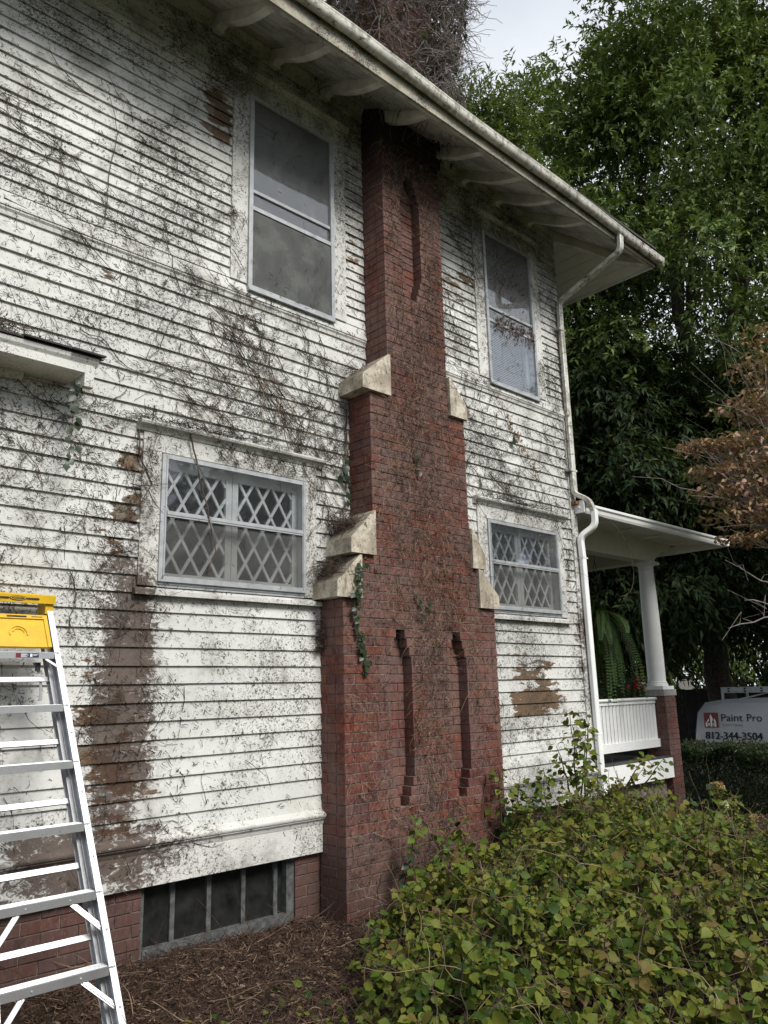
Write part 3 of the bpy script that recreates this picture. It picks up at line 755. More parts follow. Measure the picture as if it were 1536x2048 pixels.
Fv = f_; Rv = r2; Uv = u2
def shows(c):
    p = Vector(((c[0]+c[1])/2, (c[2]+c[3])/2, (c[4]+c[5])/2)); d = p.dot(Fv)
    if d < .3: return -1
    px, py = 768+1565*p.dot(Rv)/d, 1024-1565*p.dot(Uv)/d
    if not (-10 < px < 1546 and -10 < py < 2058): return -1
    if c[6] == 'r': return -1
    ln = (c[1]-c[0]) if c[6] == 'f' else (c[3]-c[2])
    v = p.normalized(); cs = abs(v.y) if c[6] == 'f' else abs(v.x)
    a = ln*cs*(c[5]-c[4])/d**2
    if c[7] == 'foundation' and px < 215 and py < 1990: a *= .55       # behind the ladder
    if c[7] != 'chimney' and px > 900 and py > 1560: a *= .1           # behind the shrub
    return a
order = sorted(range(len(cand)), key=lambda i: -shows(cand[i]))
single = set(order[:300])
BM = {}
def brick_box(mb, c, e=.0032):
    x0, x1, y0, y1, z0, z1 = c[:6]
    if c[6] in 'f':
        b = [(x0, y0+e, z0), (x1, y0+e, z0), (x1, y1, z0), (x0, y1, z0), (x0, y0+e, z1), (x1, y0+e, z1), (x1, y1, z1), (x0, y1, z1)]
        fr = [(x0+e, y0, z0+e), (x1-e, y0, z0+e), (x1-e, y0, z1-e), (x0+e, y0, z1-e)]
        mb.add(b+fr, [(0, 3, 2, 1), (4, 5, 6, 7), (1, 2, 6, 5), (3, 0, 4, 7), (8, 9, 10, 11), (0, 1, 9, 8), (1, 5, 10, 9), (5, 4, 11, 10), (4, 0, 8, 11)])
    elif c[6] == 'l':
        b = [(x0+e, y0, z0), (x0+e, y1, z0), (x1, y1, z0), (x1, y0, z0), (x0+e, y0, z1), (x0+e, y1, z1), (x1, y1, z1), (x1, y0, z1)]
        fr = [(x0, y0+e, z0+e), (x0, y1-e, z0+e), (x0, y1-e, z1-e), (x0, y0+e, z1-e)]
        mb.add(b+fr, [(0, 1, 2, 3), (7, 6, 5, 4), (1, 5, 6, 2), (3, 7, 4, 0), (8, 11, 10, 9), (0, 8, 9, 1), (1, 9, 10, 5), (5, 10, 11, 4), (4, 11, 8, 0)])
    else: mb.box((x0, y0, z0), (x1, y1, z1))
owners = {'chimney': chimney, 'foundation': foundation, 'pier': pier}
rest = {k_: MB() for k_ in owners}
for i, c in enumerate(cand):
    if i in single:
        key = (round(c[1]-c[0], 2), round(c[3]-c[2], 2), c[6], rnd.randrange(3))
        ctr = Vector(((c[0]+c[1])/2, (c[2]+c[3])/2, (c[4]+c[5])/2))
        k3 = (round(c[1]-c[0], 3), c[6], round(c[3]-c[2], 2))
        if k3 not in BM:
            mb = MB(); hx, hy, hz = (c[1]-c[0])/2, (c[3]-c[2])/2, (c[5]-c[4])/2
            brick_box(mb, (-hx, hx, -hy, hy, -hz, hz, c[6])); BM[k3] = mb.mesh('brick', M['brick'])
        o = obj('brick', BM[k3], owners[c[7]]); o.location = o.location+ctr
        o.rotation_euler = (rnd.uniform(-.006, .006), rnd.uniform(-.008, .008), rnd.uniform(-.008, .008))
    else: brick_box(rest[c[7]], c)
for k_, mb in rest.items():
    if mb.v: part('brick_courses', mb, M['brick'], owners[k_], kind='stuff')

# sloped weathering stones on the shoulders
def cap_stone(xo, xi, zb_, zt, yb=5.0):
    """outer x, inner x, bottom, top"""
    lo = zb_+.125
    mb = MB(); yf = CY-.036
    s = 1 if xi > xo else -1
    poly = [(xo, zb_), (xi, zb_), (xi, zt), (xi-s*.022, zt), (xo, lo)]
    n_ = len(poly); e = .006
    mb.profy(poly if s > 0 else poly[::-1], yf, yb)
    part('coping_stone', mb, M['stone'], chimney)
cap_stone(4.212, 4.548, 2.541, 2.93); cap_stone(4.055, 4.328, 1.092, 1.468); cap_stone(3.903, 4.168, .727, 1.078)
cap_stone(5.575, 5.332, 2.541, 2.93); cap_stone(5.735, 5.552, 1.092, 1.468); cap_stone(5.90, 5.626, .727, 1.088)
mb = MB(); mb.box((4.5, CY-.05, 9.5), (5.38, 5.35, 9.68)); part('coping_stone', mb, M['stone'], chimney)

# ------------------------------------------------------------------ cellar window
mb = MB(); mb.box((2.5525, 5.04, -1.62), (2.577, 5.178, -1.178)); mb.box((3.70, 5.04, -1.62), (3.767, 5.178, -1.178)); mb.box((2.577, 5.03, -1.64), (3.70, 5.178, -1.565)); mb.box((2.577, 5.05, -1.20), (3.70, 5.178, -1.178))
cw = part('cellar_window', mb, M['greywood'], house)
mb = MB()
for xm in (2.80, 3.075, 3.352, 3.628): mb_ = MB(); mb_.box((xm-.017, 5.075, -1.5648), (xm+.017, 5.11, -1.2002)); part('mullion', mb_, M['greywood'], cw)
prev = 2.577
for xm in (2.80, 3.075, 3.352, 3.628, 3.717):
    e = xm-.017; mb_ = MB(); mb_.box((prev+.0005, 5.098, -1.5648), (e-.0005, 5.102, -1.2002)); part('pane', mb_, M['darkpane'], cw); prev = xm+.017

# ------------------------------------------------------------------ eaves
OV = .875                                        # overhang to the fascia
yF = 5-OV; zF = 5.165; slope = (5.70-zF)/OV
def zs(y): return 5.70-(5.0-y)*slope             # underside of the roof boards along the side
xR = XC+OV
# boards of the soffit run along the wall
nb = 9; bw_ = OV/nb
for i in range(nb):
    y0, y1 = yF+i*bw_, yF+(i+1)*bw_-.004
    xe0, xe1 = XC+(5-y0)-.004, XC+(5-y1)-.004
    mb = MB(); z0, z1 = zs(y0), zs(y1)
    mb.hexa([(-4.6, y0, z0), (xe0, y0, z0), (xe1, y1, z1), (-4.6, y1, z1)], [(-4.6, y0, z0+.02), (xe0, y0, z0+.02), (xe1, y1, z1+.02), (-4.6, y1, z1+.02)])
    part('soffit_board', mb, M['soffit'], house)
# front soffit, clean paint, boards along y
for i in range(7):
    w7 = OV/7; x0, x1 = XC+i*w7+.003, XC+(i+1)*w7-.003
    z0, z1 = 5.70-(x0-XC)*slope, 5.70-(x1-XC)*slope
    mb = MB(); mb.hexa([(x0, 5-(x0-XC), z0), (x1, 5-(x1-XC), z1), (x1, 12.4, z1), (x0, 12.4, z0)], [(x0, 5-(x0-XC), z0+.02), (x1, 5-(x1-XC), z1+.02), (x1, 12.4, z1+.02), (x0, 12.4, z0+.02)])
    part('soffit_board', mb, M['cream'], house)
mb = MB(); mb.box((-4.6, yF-.024, zF-.03), (xR+.024, yF-.0005, zF+.20)); part('fascia', mb, M['fasc'], house)
mb = MB(); mb.box((-4.6, yF+.002, zF-.028), (xR-.02, yF+.03, zF-.004)); part('fascia_moulding', mb, M['soffit'], house)
mb = MB(); mb.box((xR+.0005, yF, zF-.03), (xR+.024, 12.4, zF+.20)); part('fascia', mb, M['cream'], house)
# roof slopes
rf = MB(); P4 = (XC-4.5, 5+4.5)
zt = zF+.22; rs = slope
rf.hexa([(-4.6, yF-.05, zt), (xR+.05, yF-.05, zt), (XC-3.4, 8.4, zt+rs*(4.4)), (-4.6, 8.4, zt+rs*4.4)], [(-4.6, yF-.05, zt+.03), (xR+.05, yF-.05, zt+.03), (XC-3.4, 8.4, zt+.03+rs*4.4), (-4.6, 8.4, zt+.03+rs*4.4)])
rf.hexa([(xR+.051, yF-.05, zt), (xR+.051, 12.4, zt), (XC-3.399, 8.9, zt+rs*4.4), (XC-3.399, 8.4, zt+rs*4.4)], [(xR+.051, yF-.05, zt+.03), (xR+.051, 12.4, zt+.03), (XC-3.399, 8.9, zt+.03+rs*4.4), (XC-3.399, 8.4, zt+.03+rs*4.4)])
part('roof', rf, M['roofing'], house)
# frieze at the top of the wall
mb = MB(); mb.box((-4.6, 4.968, 5.52), (XC, 4.981, 5.655)); part('frieze_board', mb, M['soffit'], house)
mb = MB(); mb.profx([(5.0, 5.60), (4.967, 5.60), (4.95, 5.625), (4.93, 5.65), (4.93, 5.665), (5.0, 5.70)], -4.6, XC+.01); part('bed_moulding', mb, M['soffit'], house)
# scalloped rafter brackets
def bracket(x):
    mb = MB(); t_ = .075
    yr, yo = 4.975, yF+.035
    prof = [(yr, zs(yr)-.001), (yr, zs(yr)-.185), (yr-.07, zs(yr-.07)-.17), (yr-.075, zs(yr-.075)-.135)]
    n = 10
    for i in range(n+1):
        tt = i/n; y = (yr-.14)+(yo+.07-(yr-.14))*tt
        prof.append((y, zs(y)-.105-.028*math.sin(math.pi*tt*1.0)+.045*tt*tt))
    prof += [(yo+.055, zs(yo+.055)-.05), (yo, zs(yo)-.045), (yo, zs(yo)-.001)]
    mb.prism([(x, y, z) for y, z in prof], (t_, 0, 0)); part('bracket', mb, M['brk'], house)
for x in (-1.15, -.57, .01, .59, 1.17, 1.75, 2.31, 2.85, 3.43, 4.01, 4.60, 5.37, 5.97, 6.56, 7.18): bracket(x)
# diagonal bracket at the corner
d45 = Vector((1, -1, 0)).normalized(); s45 = Vector((1, 1, 0)).normalized()*.04
prof = []
Lh = OV*math.sqrt(2)-.05
for i in range(13):
    tt = i/12; prof.append((tt*Lh, -.15+.03*math.sin(tt*7.5)*(.4 if tt < .5 else 1)+.09*tt))
pts = [Vector((XC-.02, 5.02, 5.70))+d45*t_+Vector((0, 0, z-slope*t_/math.sqrt(2))) for t_, z in prof]
top = [Vector((XC-.02, 5.02, 5.70))+d45*t_+Vector((0, 0, -.004-slope*t_/math.sqrt(2))) for t_, z in (prof[-1], prof[0])]
mb = MB(); mb.prism([p-s45 for p in pts+top], s45*2); part('bracket', mb, M['brk'], house)

# gutter, slightly fallen towards the spout
def gut_profile(n=10):
    P_ = [(-.026, .205)]
    for i in range(n+1):
        t_ = math.pi*(i/n); P_.append((-.026-.046+.046*math.cos(t_), .10-.062*math.sin(t_)))
    P_ += [(-.119, .110), (-.126, .118), (-.122, .128), (-.113, .126), (-.108, .108)]
    for i in range(n-1, 0, -1):
        t_ = math.pi*(i/n); P_.append((-.026-.046+.040*math.cos(t_), .10-.055*math.sin(t_)))
    P_ += [(-.032, .11), (-.032, .205)]
    return P_
gp = gut_profile(); mb = MB(); nx_ = 18; N_ = len(gp); b0 = 0
def gut_z(x): return zF+.018+.105*max(0, min(1, (8.7-x)/5.5))*.9+.012*math.sin(x*2.1)
for i in range(nx_+1):
    x = -4.6+(xR+.10+4.6)*i/nx_
    for dy, dz in gp: mb.v.append((x, yF+dy, gut_z(x)+dz-.05))
for i in range(nx_):
    for k in range(N_): k2 = (k+1) % N_; mb.f.append((i*N_+k, i*N_+k2, (i+1)*N_+k2, (i+1)*N_+k))
gu = part('gutter', mb, M['gutter'], house, True)
mb = MB(); x = xR+.10; mb.prism([(x, yF+dy, gut_z(x)+dz-.05) for dy, dz in gp[1:12]]+[(x, yF-.12, gut_z(x)+.06)], (.004, 0, 0)); part('gutter_end', mb, M['gutter'], gu)
for x in (1.1, 3.0, 4.9, 6.85, 8.4):
    mb = MB(); mb.prism([(x, yF+dy*1.02-.002, gut_z(x)+dz-.0525) for dy, dz in gp[1:13]]+[(x, yF+dy*.99, gut_z(x)+dz-.047) for dy, dz in gp[12:0:-1]], (.022, 0, 0)); part('gutter_joint', mb, M['gutter'], gu)

# downspout
def bez(pts, n=6):
    o = [Vector(pts[0])]
    P_ = [Vector(p) for p in pts]
    for i in range(1, len(P_)-1):
        a, b, c = P_[i-1], P_[i], P_[i+1]
        q0 = b+(a-b).normalized()*min(.07, (a-b).length*.45); q1 = b+(c-b).normalized()*min(.07, (c-b).length*.45)
        for k in range(n+1):
            t_ = k/n; o.append(q0*(1-t_)**2+b*2*t_*(1-t_)+q1*t_*t_)
    o.append(P_[-1]); return o
mb = MB(); mb.rect_tube(bez([(7.80, 4.05, 5.17), (7.80, 4.06, 4.985), (7.775, 4.935, 4.66), (7.775, 4.935, 2.27)]), .078, .056, (1, 0, 0)); ds = part('downspout', mb, M['spout'], house)
mb = MB(); mb.rect_tube(bez([(7.775, 4.935, 2.275), (7.775, 4.935, 2.20), (7.86, 4.80, 2.115), (7.90, 4.775, 1.97)]), .084, .062, (1, .2, 0)); part('elbow', mb, M['spout'], ds)
mb = MB(); mb.rect_tube(bez([(7.90, 4.77, 2.0), (7.90, 4.77, 1.81), (7.815, 4.93, 1.69), (7.825, 4.925, 1.45)]), .086, .064, (1, .2, 0)); part('elbow', mb, M['clean'], ds)
mb = MB(); mb.rect_tube(bez([(7.825, 4.925, 1.46), (7.835, 4.925, .2), (7.85, 4.925, -1.15), (7.88, 4.84, -1.3)]), .080, .058, (1, 0, 0)); part('lower_spout', mb, M['clean'], ds)
for z in (4.28, 2.48): mb = MB(); mb.box((7.68, 4.903, z-.012), (7.822, 4.998, z+.012)); part('strap', mb, M['spout'], ds)
for z in (1.44, -.52): mb = MB(); mb.box((7.785, 4.893, z-.006), (7.885, 4.96, z+.006)); part('strap', mb, M['clean'], ds)

# ------------------------------------------------------------------ side door hood at the far left (part of the house)
hb = MB(); HX = 1.905; HY = 4.69
hb.hexa([(-1.2, HY-.02, 2.137), (HX+.05, HY-.02, 2.137), (HX+.05, 4.974, 2.215), (-1.2, 4.974, 2.215)], [(-1.2, HY-.02, 2.145), (HX+.05, HY-.02, 2.145), (HX+.05, 4.974, 2.223), (-1.2, 4.974, 2.223)])
hood = part('door_hood', hb, M['roofing'], house)
x = -1.2; k = 0
while x < HX+.04:                                 # ragged shingle edge
    w_ = min(.19+.05*((k*3) % 4), HX+.055-x); mb = MB(); y0 = HY-.035-.012*((k*7) % 3); z0 = 2.1455+.004*((k*5) % 3)
    mb.hexa([(x+.002, y0, z0-.002), (x+w_-.002, y0+.006, z0-.002), (x+w_-.002, 4.90, z0+.062), (x+.002, 4.90, z0+.062)], [(x+.002, y0, z0+.010), (x+w_-.002, y0+.006, z0+.010), (x+w_-.002, 4.90, z0+.074), (x+.002, 4.90, z0+.074)])
    part('shingle', mb, M['roofing'], hood); x += w_; k += 1
mb = MB(); mb.profx([(HY+.03, 2.088), (HY+.005, 2.088), (HY-.012, 2.110), (HY-.020, 2.136), (HY+.03, 2.136)], -1.2, HX+.02); part('crown_moulding', mb, M['trim'], hood)
mb = MB(); mb.box((-1.2, HY, 2.032), (HX-.062, HY+.03, 2.0875)); part('fascia', mb, M['trim'], hood)
mb = MB(); mb.box((HX-.0615, HY-.003, 1.942), (HX, HY+.045, 2.0875)); part('end_block', mb, M['trim'], hood)
for z in (1.972, 2.048): mb = MB(); mb.prism([(HX-.028+.006*math.cos(t_), HY-.006, z+.006*math.sin(t_)) for t_ in np.linspace(0, 6.283, 9)[:-1]], (0, .003, 0)); part('bolt', mb, M['alu'], hood)
mb = MB(); mb.box((-1.2, HY+.0305, 2.036), (HX-.06, 4.9749, 2.05)); part('ceiling_board', mb, M['soffit'], hood)
mb = MB(); mb.profx([(4.975, 1.985), (4.95, 2.0), (4.94, 2.0355), (4.975, 2.0355)], -1.2, HX-.35); part('wall_ledger', mb, M['soffit'], hood)

# ------------------------------------------------------------------ porch
PXC, PYC = 10.88, 5.78
pf = MB(); pf.box((XC+.001, 5.64, -1.03), (10.715, 10.5, -1.0)); porch = part('porch_deck', pf, M['deck'], house)
mb = MB(); mb.box((XC+.002, 5.60, -1.0), (10.785, 5.66, -.975)); part('deck_edge', mb, M['deck'], porch)
mb = MB(); mb.box((XC+.03, 5.575, -1.262), (10.723, 5.598, -1.003)); part('skirt_board', mb, M['clean'], porch)
mb = MB(); mb.box((XC+.03, 5.70, -2.0), (10.715, 5.76, -1.263)); part('porch_base', mb, M['mortar'], porch)
cap = MB(); cap.box((PXC-.185, PYC-.185, -.165), (PXC+.185, PYC+.185, -.078)); part('cap_stone', cap, M['concrete'], pier)
cl = MB(); cl.box((PXC-.165, PYC-.165, -.0775), (PXC+.165, PYC+.165, -.03))
cl.lathe((PXC, PYC, 0), [(.150, -.0295), (.152, -.012), (.145, .006), (.136, .010), (.140, .022), (.134, .034), (.127, .036), (.126, .05), (.1265, .4), (.1235, .9), (.115, 1.35), (.106, 1.66), (.110, 1.665), (.112, 1.675), (.106, 1.69), (.106, 1.705), (.122, 1.73), (.132, 1.742)], 28)
cl.box((PXC-.148, PYC-.148, 1.7422), (PXC+.148, PYC+.148, 1.785))
col = part('porch_column', cl, M['clean'], house, False)
for p_ in col.data.polygons: p_.use_smooth = False
col.data.shade_smooth(); 
try: col.data.set_sharp_from_angle(angle=math.radians(35))
except Exception: pass
mb = MB(); mb.box((XC+.001, PYC-.10, 1.7855), (PXC+.10, PYC+.10, 2.13)); part('porch_beam', mb, M['cream'], house)
mb = MB(); mb.box((PXC-.10, PYC+.1005, 1.7855), (PXC+.10, 11.0, 2.13)); part('porch_beam', mb, M['cream'], house)
# balustrade
bal = MB(); bal.profx([(PYC-.055, -.215), (PYC-.062, -.2), (PYC-.05, -.18), (PYC+.05, -.18), (PYC+.062, -.2), (PYC+.055, -.215)], XC+.01, PX0-.001)
rail = part('porch_railing', bal, M['clean'], house)
mb = MB(); mb.box((XC+.01, PYC-.035, -.262), (PX0-.012, PYC+.035, -.2155)); part('under_rail', mb, M['clean'], rail)
mb = MB(); mb.box((XC+.01, PYC-.045, -.862), (PX0+.02, PYC+.045, -.752)); part('bottom_rail', mb, M['clean'], rail)
bmesh_ = MB(); bmesh_.prism([(-.029, 0, -.245), (0, -.029, -.245), (.029, 0, -.245), (0, .029, -.245)], (0, 0, .4895)); bme = bmesh_.mesh('baluster', M['clean'])
xb = PX0-.035
while xb > XC+.05:
    o = obj('baluster', bme, rail); o.location = o.location+Vector((xb, PYC, -.507)); xb -= .088
# porch roof: soffit boards, gutters, brackets
GY, GX = 4.92, 11.72
for i in range(5):
    y0 = GY+.06+i*.155; y1 = y0+.151
    if y1 > PYC-.101: y1 = PYC-.101
    z0, z1 = 2.03+.11*(y0-4.98), 2.03+.11*(y1-4.98)
    mb = MB(); mb.hexa([(XC+.003, y0, z0), (GX-.06, y0, z0), (GX-.06, y1, z1), (XC+.003, y1, z1)], [(XC+.003, y0, z0+.02), (GX-.06, y0, z0+.02), (GX-.06, y1, z1+.02), (XC+.003, y1, z1+.02)]); part('porch_soffit_board', mb, M['cream'], house)
mb = MB(); mb.box((PXC+.101, PYC-.1, 2.11), (GX-.06, 11.0, 2.13)); part('porch_soffit_board', mb, M['cream'], house)
mb = MB(); mb.box((XC+.002, PYC-.099, 2.135), (GX-.06, 11.0, 2.155)); part('porch_ceiling', mb, M['cream'], house)
mb = MB(); mb.box((XC+.004, GY+.04, 2.005), (GX-.04, GY+.0595, 2.10)); mb.box((GX-.0595, GY+.0597, 2.005), (GX-.04, 11.0, 2.10)); part('porch_fascia', mb, M['clean'], house)
gpro = [(.039, 1.99), (-.02, 1.985), (-.035, 2.01), (-.045, 2.045), (-.065, 2.062), (-.068, 2.085), (-.056, 2.095), (.039, 2.098)]
mb = MB(); mb.prism([(XC-.02, GY+y, z) for y, z in gpro], (GX-XC+.02-.0, 0, 0)); pg = part('porch_gutter', mb, M['clean'], house)
mb = MB(); mb.prism([(GX+.0+(-y), GY-.06, z) for y, z in gpro], (0, 6, 0)); part('front_run', mb, M['clean'], pg)
mb = MB(); mb.box((XC-.032, GY-.085, 1.97), (XC-.021, GY+.045, 2.115)); mb.lathe((XC-.038, GY-.02, 2.03), [(.012, 0), (.012, .012)], 8); part('gutter_end', mb, M['clean'], pg)
for x in (8.75, 9.55, 10.3, 11.1): mb = MB(); mb.box((x, 5.22, 2.035), (x+.045, 5.5, 2.052)); part('vent_strip', mb, M['clean'], house)
mb = MB()
prof = [(0, 2.108), (0, 1.80), (.08, 1.80)]+[(.08+.5*t_/8, 1.84+.20*(t_/8)**.6-.02*math.sin(t_)) for t_ in range(9)]+[(.62, 2.108)]
mb.prism([(PXC+.101+a, PYC-.06, z) for a, z in prof], (0, .12, 0)); part('porch_bracket', mb, M['cream'], house)
rf = MB(); rf.hexa([(XC, GY+.06, 2.102), (GX-.06, GY+.06, 2.102), (GX-.9, 6.0, 2.34), (XC, 6.0, 2.34)], [(XC, GY+.06, 2.107), (GX-.06, GY+.06, 2.107), (GX-.9, 6.0, 2.36), (XC, 6.0, 2.36)])
rf.hexa([(GX-.0599, GY+.06, 2.102), (GX-.0599, 11, 2.102), (GX-.899, 11, 2.34), (GX-.899, 6.0, 2.34)], [(GX-.0599, GY+.06, 2.107), (GX-.0599, 11, 2.107), (GX-.899, 11, 2.36), (GX-.899, 6.0, 2.36)])
rf.box((XC, 6.0, 2.30), (GX-.9, 11, 2.36)); part('porch_roof', rf, M['roofing'], house)
# loose wire looping off the porch gutter
wp = [Vector((8.05, 4.86, 1.98))]
for t_ in np.linspace(0, 1, 14)[1:]:
    wp.append(Vector((8.05+.75*math.sin(t_*2.6), 4.84, 1.98-.92*t_+.12*math.sin(t_*6))))
mb = MB(); mb.tube(wp, .0035, 4); part('loose_wire', mb, M['deadstem'], house)

# ------------------------------------------------------------------ stepladder leaning closed against the wall
LT, LB = Vector((1.775, 4.80, .565)), Vector((1.842, 3.61, -1.625))      # outer edge of the front right rail
LTl, LBl = Vector((1.375, 4.80, .565)), Vector((1.262, 3.61, -1.625))
lad = thing('stepladder', 'aluminium stepladder with yellow top cap folded and leaning against the white siding', 'ladder', (1.55, 3.75, -1.61))
ax = (LT-LB).normalized(); bk = Vector((1, 0, 0)).cross(ax).normalized()   # bk points back towards the wall
if bk.y < 0: bk = -bk
def on(t_, left=False): return (LBl if left else LB).lerp(LTl if left else LT, t_)
def rail_mesh(b, t_, sgn):
    """C-channel: web faces inwards, flanges at front and back"""
    mb = MB(); o = Vector((sgn, 0, 0))
    mb.beam(b+bk*.001-o*.016, t_+bk*.001-o*.016, .033, .003, bk)             # front flange
    mb.beam(b+bk*.040-o*.002, t_+bk*.040-o*.002, .0028, .074, bk)             # web
    mb.beam(b+bk*.078-o*.013, t_+bk*.078-o*.013, .026, .003, bk)              # back flange
    for q in (.018, .030, .048, .060): mb.beam(b+bk*q-o*.0048, t_+bk*q-o*.0048, .004, .0045, bk)
    return mb
part('side_rail', rail_mesh(LB, LT, 1), M['ladder'], lad); part('side_rail', rail_mesh(LBl, LTl, -1), M['ladder'], lad)
bo = bk*.095
def rear(b, t_, sgn):
    mb = MB(); o = Vector((sgn, 0, 0))
    mb.beam(b-o*.030, t_-o*.030, .026, .0025, bk); mb.beam(b+bk*.024-o*.018, t_+bk*.024-o*.018, .0025, .046, bk); mb.beam(b+bk*.048-o*.03, t_+bk*.048-o*.03, .026, .0025, bk)
    return mb
part('rear_rail', rear(LB+bo+ax*.05, LT+bo-ax*.16, 1), M['ladder'], lad); part('rear_rail', rear(LBl+bo+ax*.05, LTl+bo-ax*.16, -1), M['ladder'], lad)
LEN = (LT-LB).length
def tz(py):        # parameter along the rail from the height of a step's front edge
    return py
steps = [.045, .185, .322, .458, .594, .728, .862]
rivet = MB(); rivet.lathe((0, 0, 0), [(.005, 0), (.005, .0015), (.003, .003)], 8); rme = rivet.mesh('rivet', M['alu'])
def rivet_at(p, parent, d):
    o = obj('rivet', rme, parent); o.location = o.location+Vector(p); o.rotation_euler = d.to_track_quat('Z', 'Y').to_euler()
stepo = []
for i, t_ in enumerate(steps):
    a, b = on(t_, True)+Vector((.004, 0, 0)), on(t_)-Vector((.004, 0, 0)); mb = MB()
    lvl = Vector((0, 1, 0))                        # treads are level
    h = .036
    mb.hexa([a+Vector((0, -.004, -h)), b+Vector((0, -.004, -h)), b+Vector((0, .001, -h)), a+Vector((0, .001, -h))], [a+Vector((0, -.004, 0)), b+Vector((0, -.004, 0)), b+Vector((0, .001, 0)), a+Vector((0, .001, 0))])
    mb.hexa([a+Vector((0, .0012, -.005)), b+Vector((0, .0012, -.005)), b+Vector((0, .085, -.005)), a+Vector((0, .085, -.005))], [a+Vector((0, .0012, 0)), b+Vector((0, .0012, 0)), b+Vector((0, .085, 0)), a+Vector((0, .085, 0))])
    mb.hexa([a+Vector((0, .082, -.03)), b+Vector((0, .082, -.03)), b+Vector((0, .085, -.03)), a+Vector((0, .085, -.03))], [a+Vector((0, .082, -.0052)), b+Vector((0, .082, -.0052)), b+Vector((0, .085, -.0052)), a+Vector((0, .085, -.0052))])
    for q in (.015, .03, .045, .06, .072):
        mb.hexa([a+Vector((0, q, .0002)), b+Vector((0, q, .0002)), b+Vector((0, q+.005, .0002)), a+Vector((0, q+.005, .0002))], [a+Vector((0, q+.001, .002)), b+Vector((0, q+.001, .002)), b+Vector((0, q+.004, .002)), a+Vector((0, q+.004, .002))])
    so = part('step', mb, M['ladder'], lad); stepo.append((so, a, b))
    for lf in (True, False):
        rivet_at(on(t_, lf)+Vector((.012 if lf else -.014, -.0015, -.004))-bk*.003, lad, -bk)
    for q in ((.3, .7) if i < 3 else ()): rivet_at(a.lerp(b, q)+Vector((0, -.0045, -.018)), so, Vector((0, -1, 0)))
for t_ in (.115, .25, .39, .525, .66):
    for lf in (True, False): rivet_at(on(t_, lf)+Vector((.012 if lf else -.014, 0, 0))-bk*.003, lad, -bk)
# rear horizontals
for t_ in (.255, .392, .528, .664, .82):
    a, b = on(t_, True)+bo+bk*.03, on(t_)+bo+bk*.03; mb = MB(); mb.beam(a+Vector((.03, 0, 0)), b-Vector((.03, 0, 0)), .028, .014, bk); part('rear_brace', mb, M['ladder'], lad)
# knee braces below the two low steps
for i in (1, 2):
    so, a, b = stepo[i]
    for e0, e1, sg in ((a.lerp(b, .30), on(steps[i]-.078, True)+Vector((.008, .03, 0)), 1), (a.lerp(b, .66), on(steps[i]-.078)+Vector((-.008, .03, 0)), -1)):
        mb = MB(); mb.beam(e0+Vector((0, .03, -.006)), e1, .024, .010, (0, -1, .4)); mb.beam(e0+Vector((0, .024, -.008)), e1+Vector((0, -.006, 0)), .007, .012, (0, -1, .4)); part('knee_brace', mb, M['ladder'], so)
# gussets and hanging spreader arms at the top step
so, a, b = stepo[6]
for s_, e in ((1, a), (-1, b)):
    mb = MB(); mb.beam(e+Vector((s_*.075, .0, -.038)), e-ax*.11+Vector((s_*.004, 0, 0)), .014, .004, bk); part('gusset', mb, M['ladder'], so)
    mb = MB(); p0 = e+Vector((s_*.075, .06, -.10)); mb.beam(p0, p0+Vector((s_*-.012, .01, -.17)), .014, .004, (0, -1, 0)); mb.beam(e+Vector((s_*.11, .08, -.055)), p0+Vector((0, 0, -.03)), .016, .004, (0, -1, 0)); part('spreader', mb, M['alu'], lad)
    mb = MB(); mb.box((p0.x+s_*.02-.012, p0.y-.012, p0.z-.005), (p0.x+s_*.02+.012, p0.y+.006, p0.z+.045)); part('spreader_hinge', mb, M['darkplastic'], lad)
# sticker on the top step
mb = MB(); c0, c1 = a.lerp(b, .42), a.lerp(b, .72); y_ = -.0052
mb.add([c0+Vector((0, y_, -.031)), c1+Vector((0, y_, -.031)), c1+Vector((0, y_, -.006)), c0+Vector((0, y_, -.006))], [(0, 1, 2, 3)]); stk = part('sticker', mb, M['navy'], so)
mb = MB(); c2 = c0.lerp(c1, .19); y_ = -.0058
mb.add([c0+Vector((.002, y_, -.029)), c2+Vector((0, y_, -.029)), c2+Vector((0, y_, -.009)), c0+Vector((.002, y_, -.009))], [(0, 1, 2, 3)])
me = mb.mesh('warning_print', M['redprint']); me.materials.append(M['whiteprint'])
mb2 = MB()
o = obj('red_print', me, so)
mb = MB()
for q0, q1, za, zb in ((.22, .48, -.013, -.010), (.22, .55, -.018, -.0155), (.22, .42, -.023, -.0205), (.22, .5, -.028, -.0255), (.62, .72, -.027, -.010), (.75, .97, -.014, -.0115), (.75, .92, -.0195, -.017)):
    A, B = c0.lerp(c1, q0), c0.lerp(c1, q1); mb.add([A+Vector((0, y_, za)), B+Vector((0, y_, za)), B+Vector((0, y_, zb)), A+Vector((0, y_, zb))], [(0, 1, 2, 3)])
part('white_print', mb, M['whiteprint'], so)

def text_mesh(txt, size, mat, name, extrude=.0, spacing=1.0, shear=0.):
    cu = bpy.data.curves.new('lettering', 'FONT'); cu.body = txt; cu.size = size; cu.extrude = extrude; cu.space_character = spacing; cu.shear = shear; cu.resolution_u = 3
    o = bpy.data.objects.new('lettering', cu); COL.objects.link(o)
    dg = bpy.context.evaluated_depsgraph_get(); dg.update()
    me = bpy.data.meshes.new_from_object(o.evaluated_get(dg)); bpy.data.objects.remove(o); bpy.data.curves.remove(cu)
    me.name = name; me.materials.clear(); me.materials.append(mat); return me
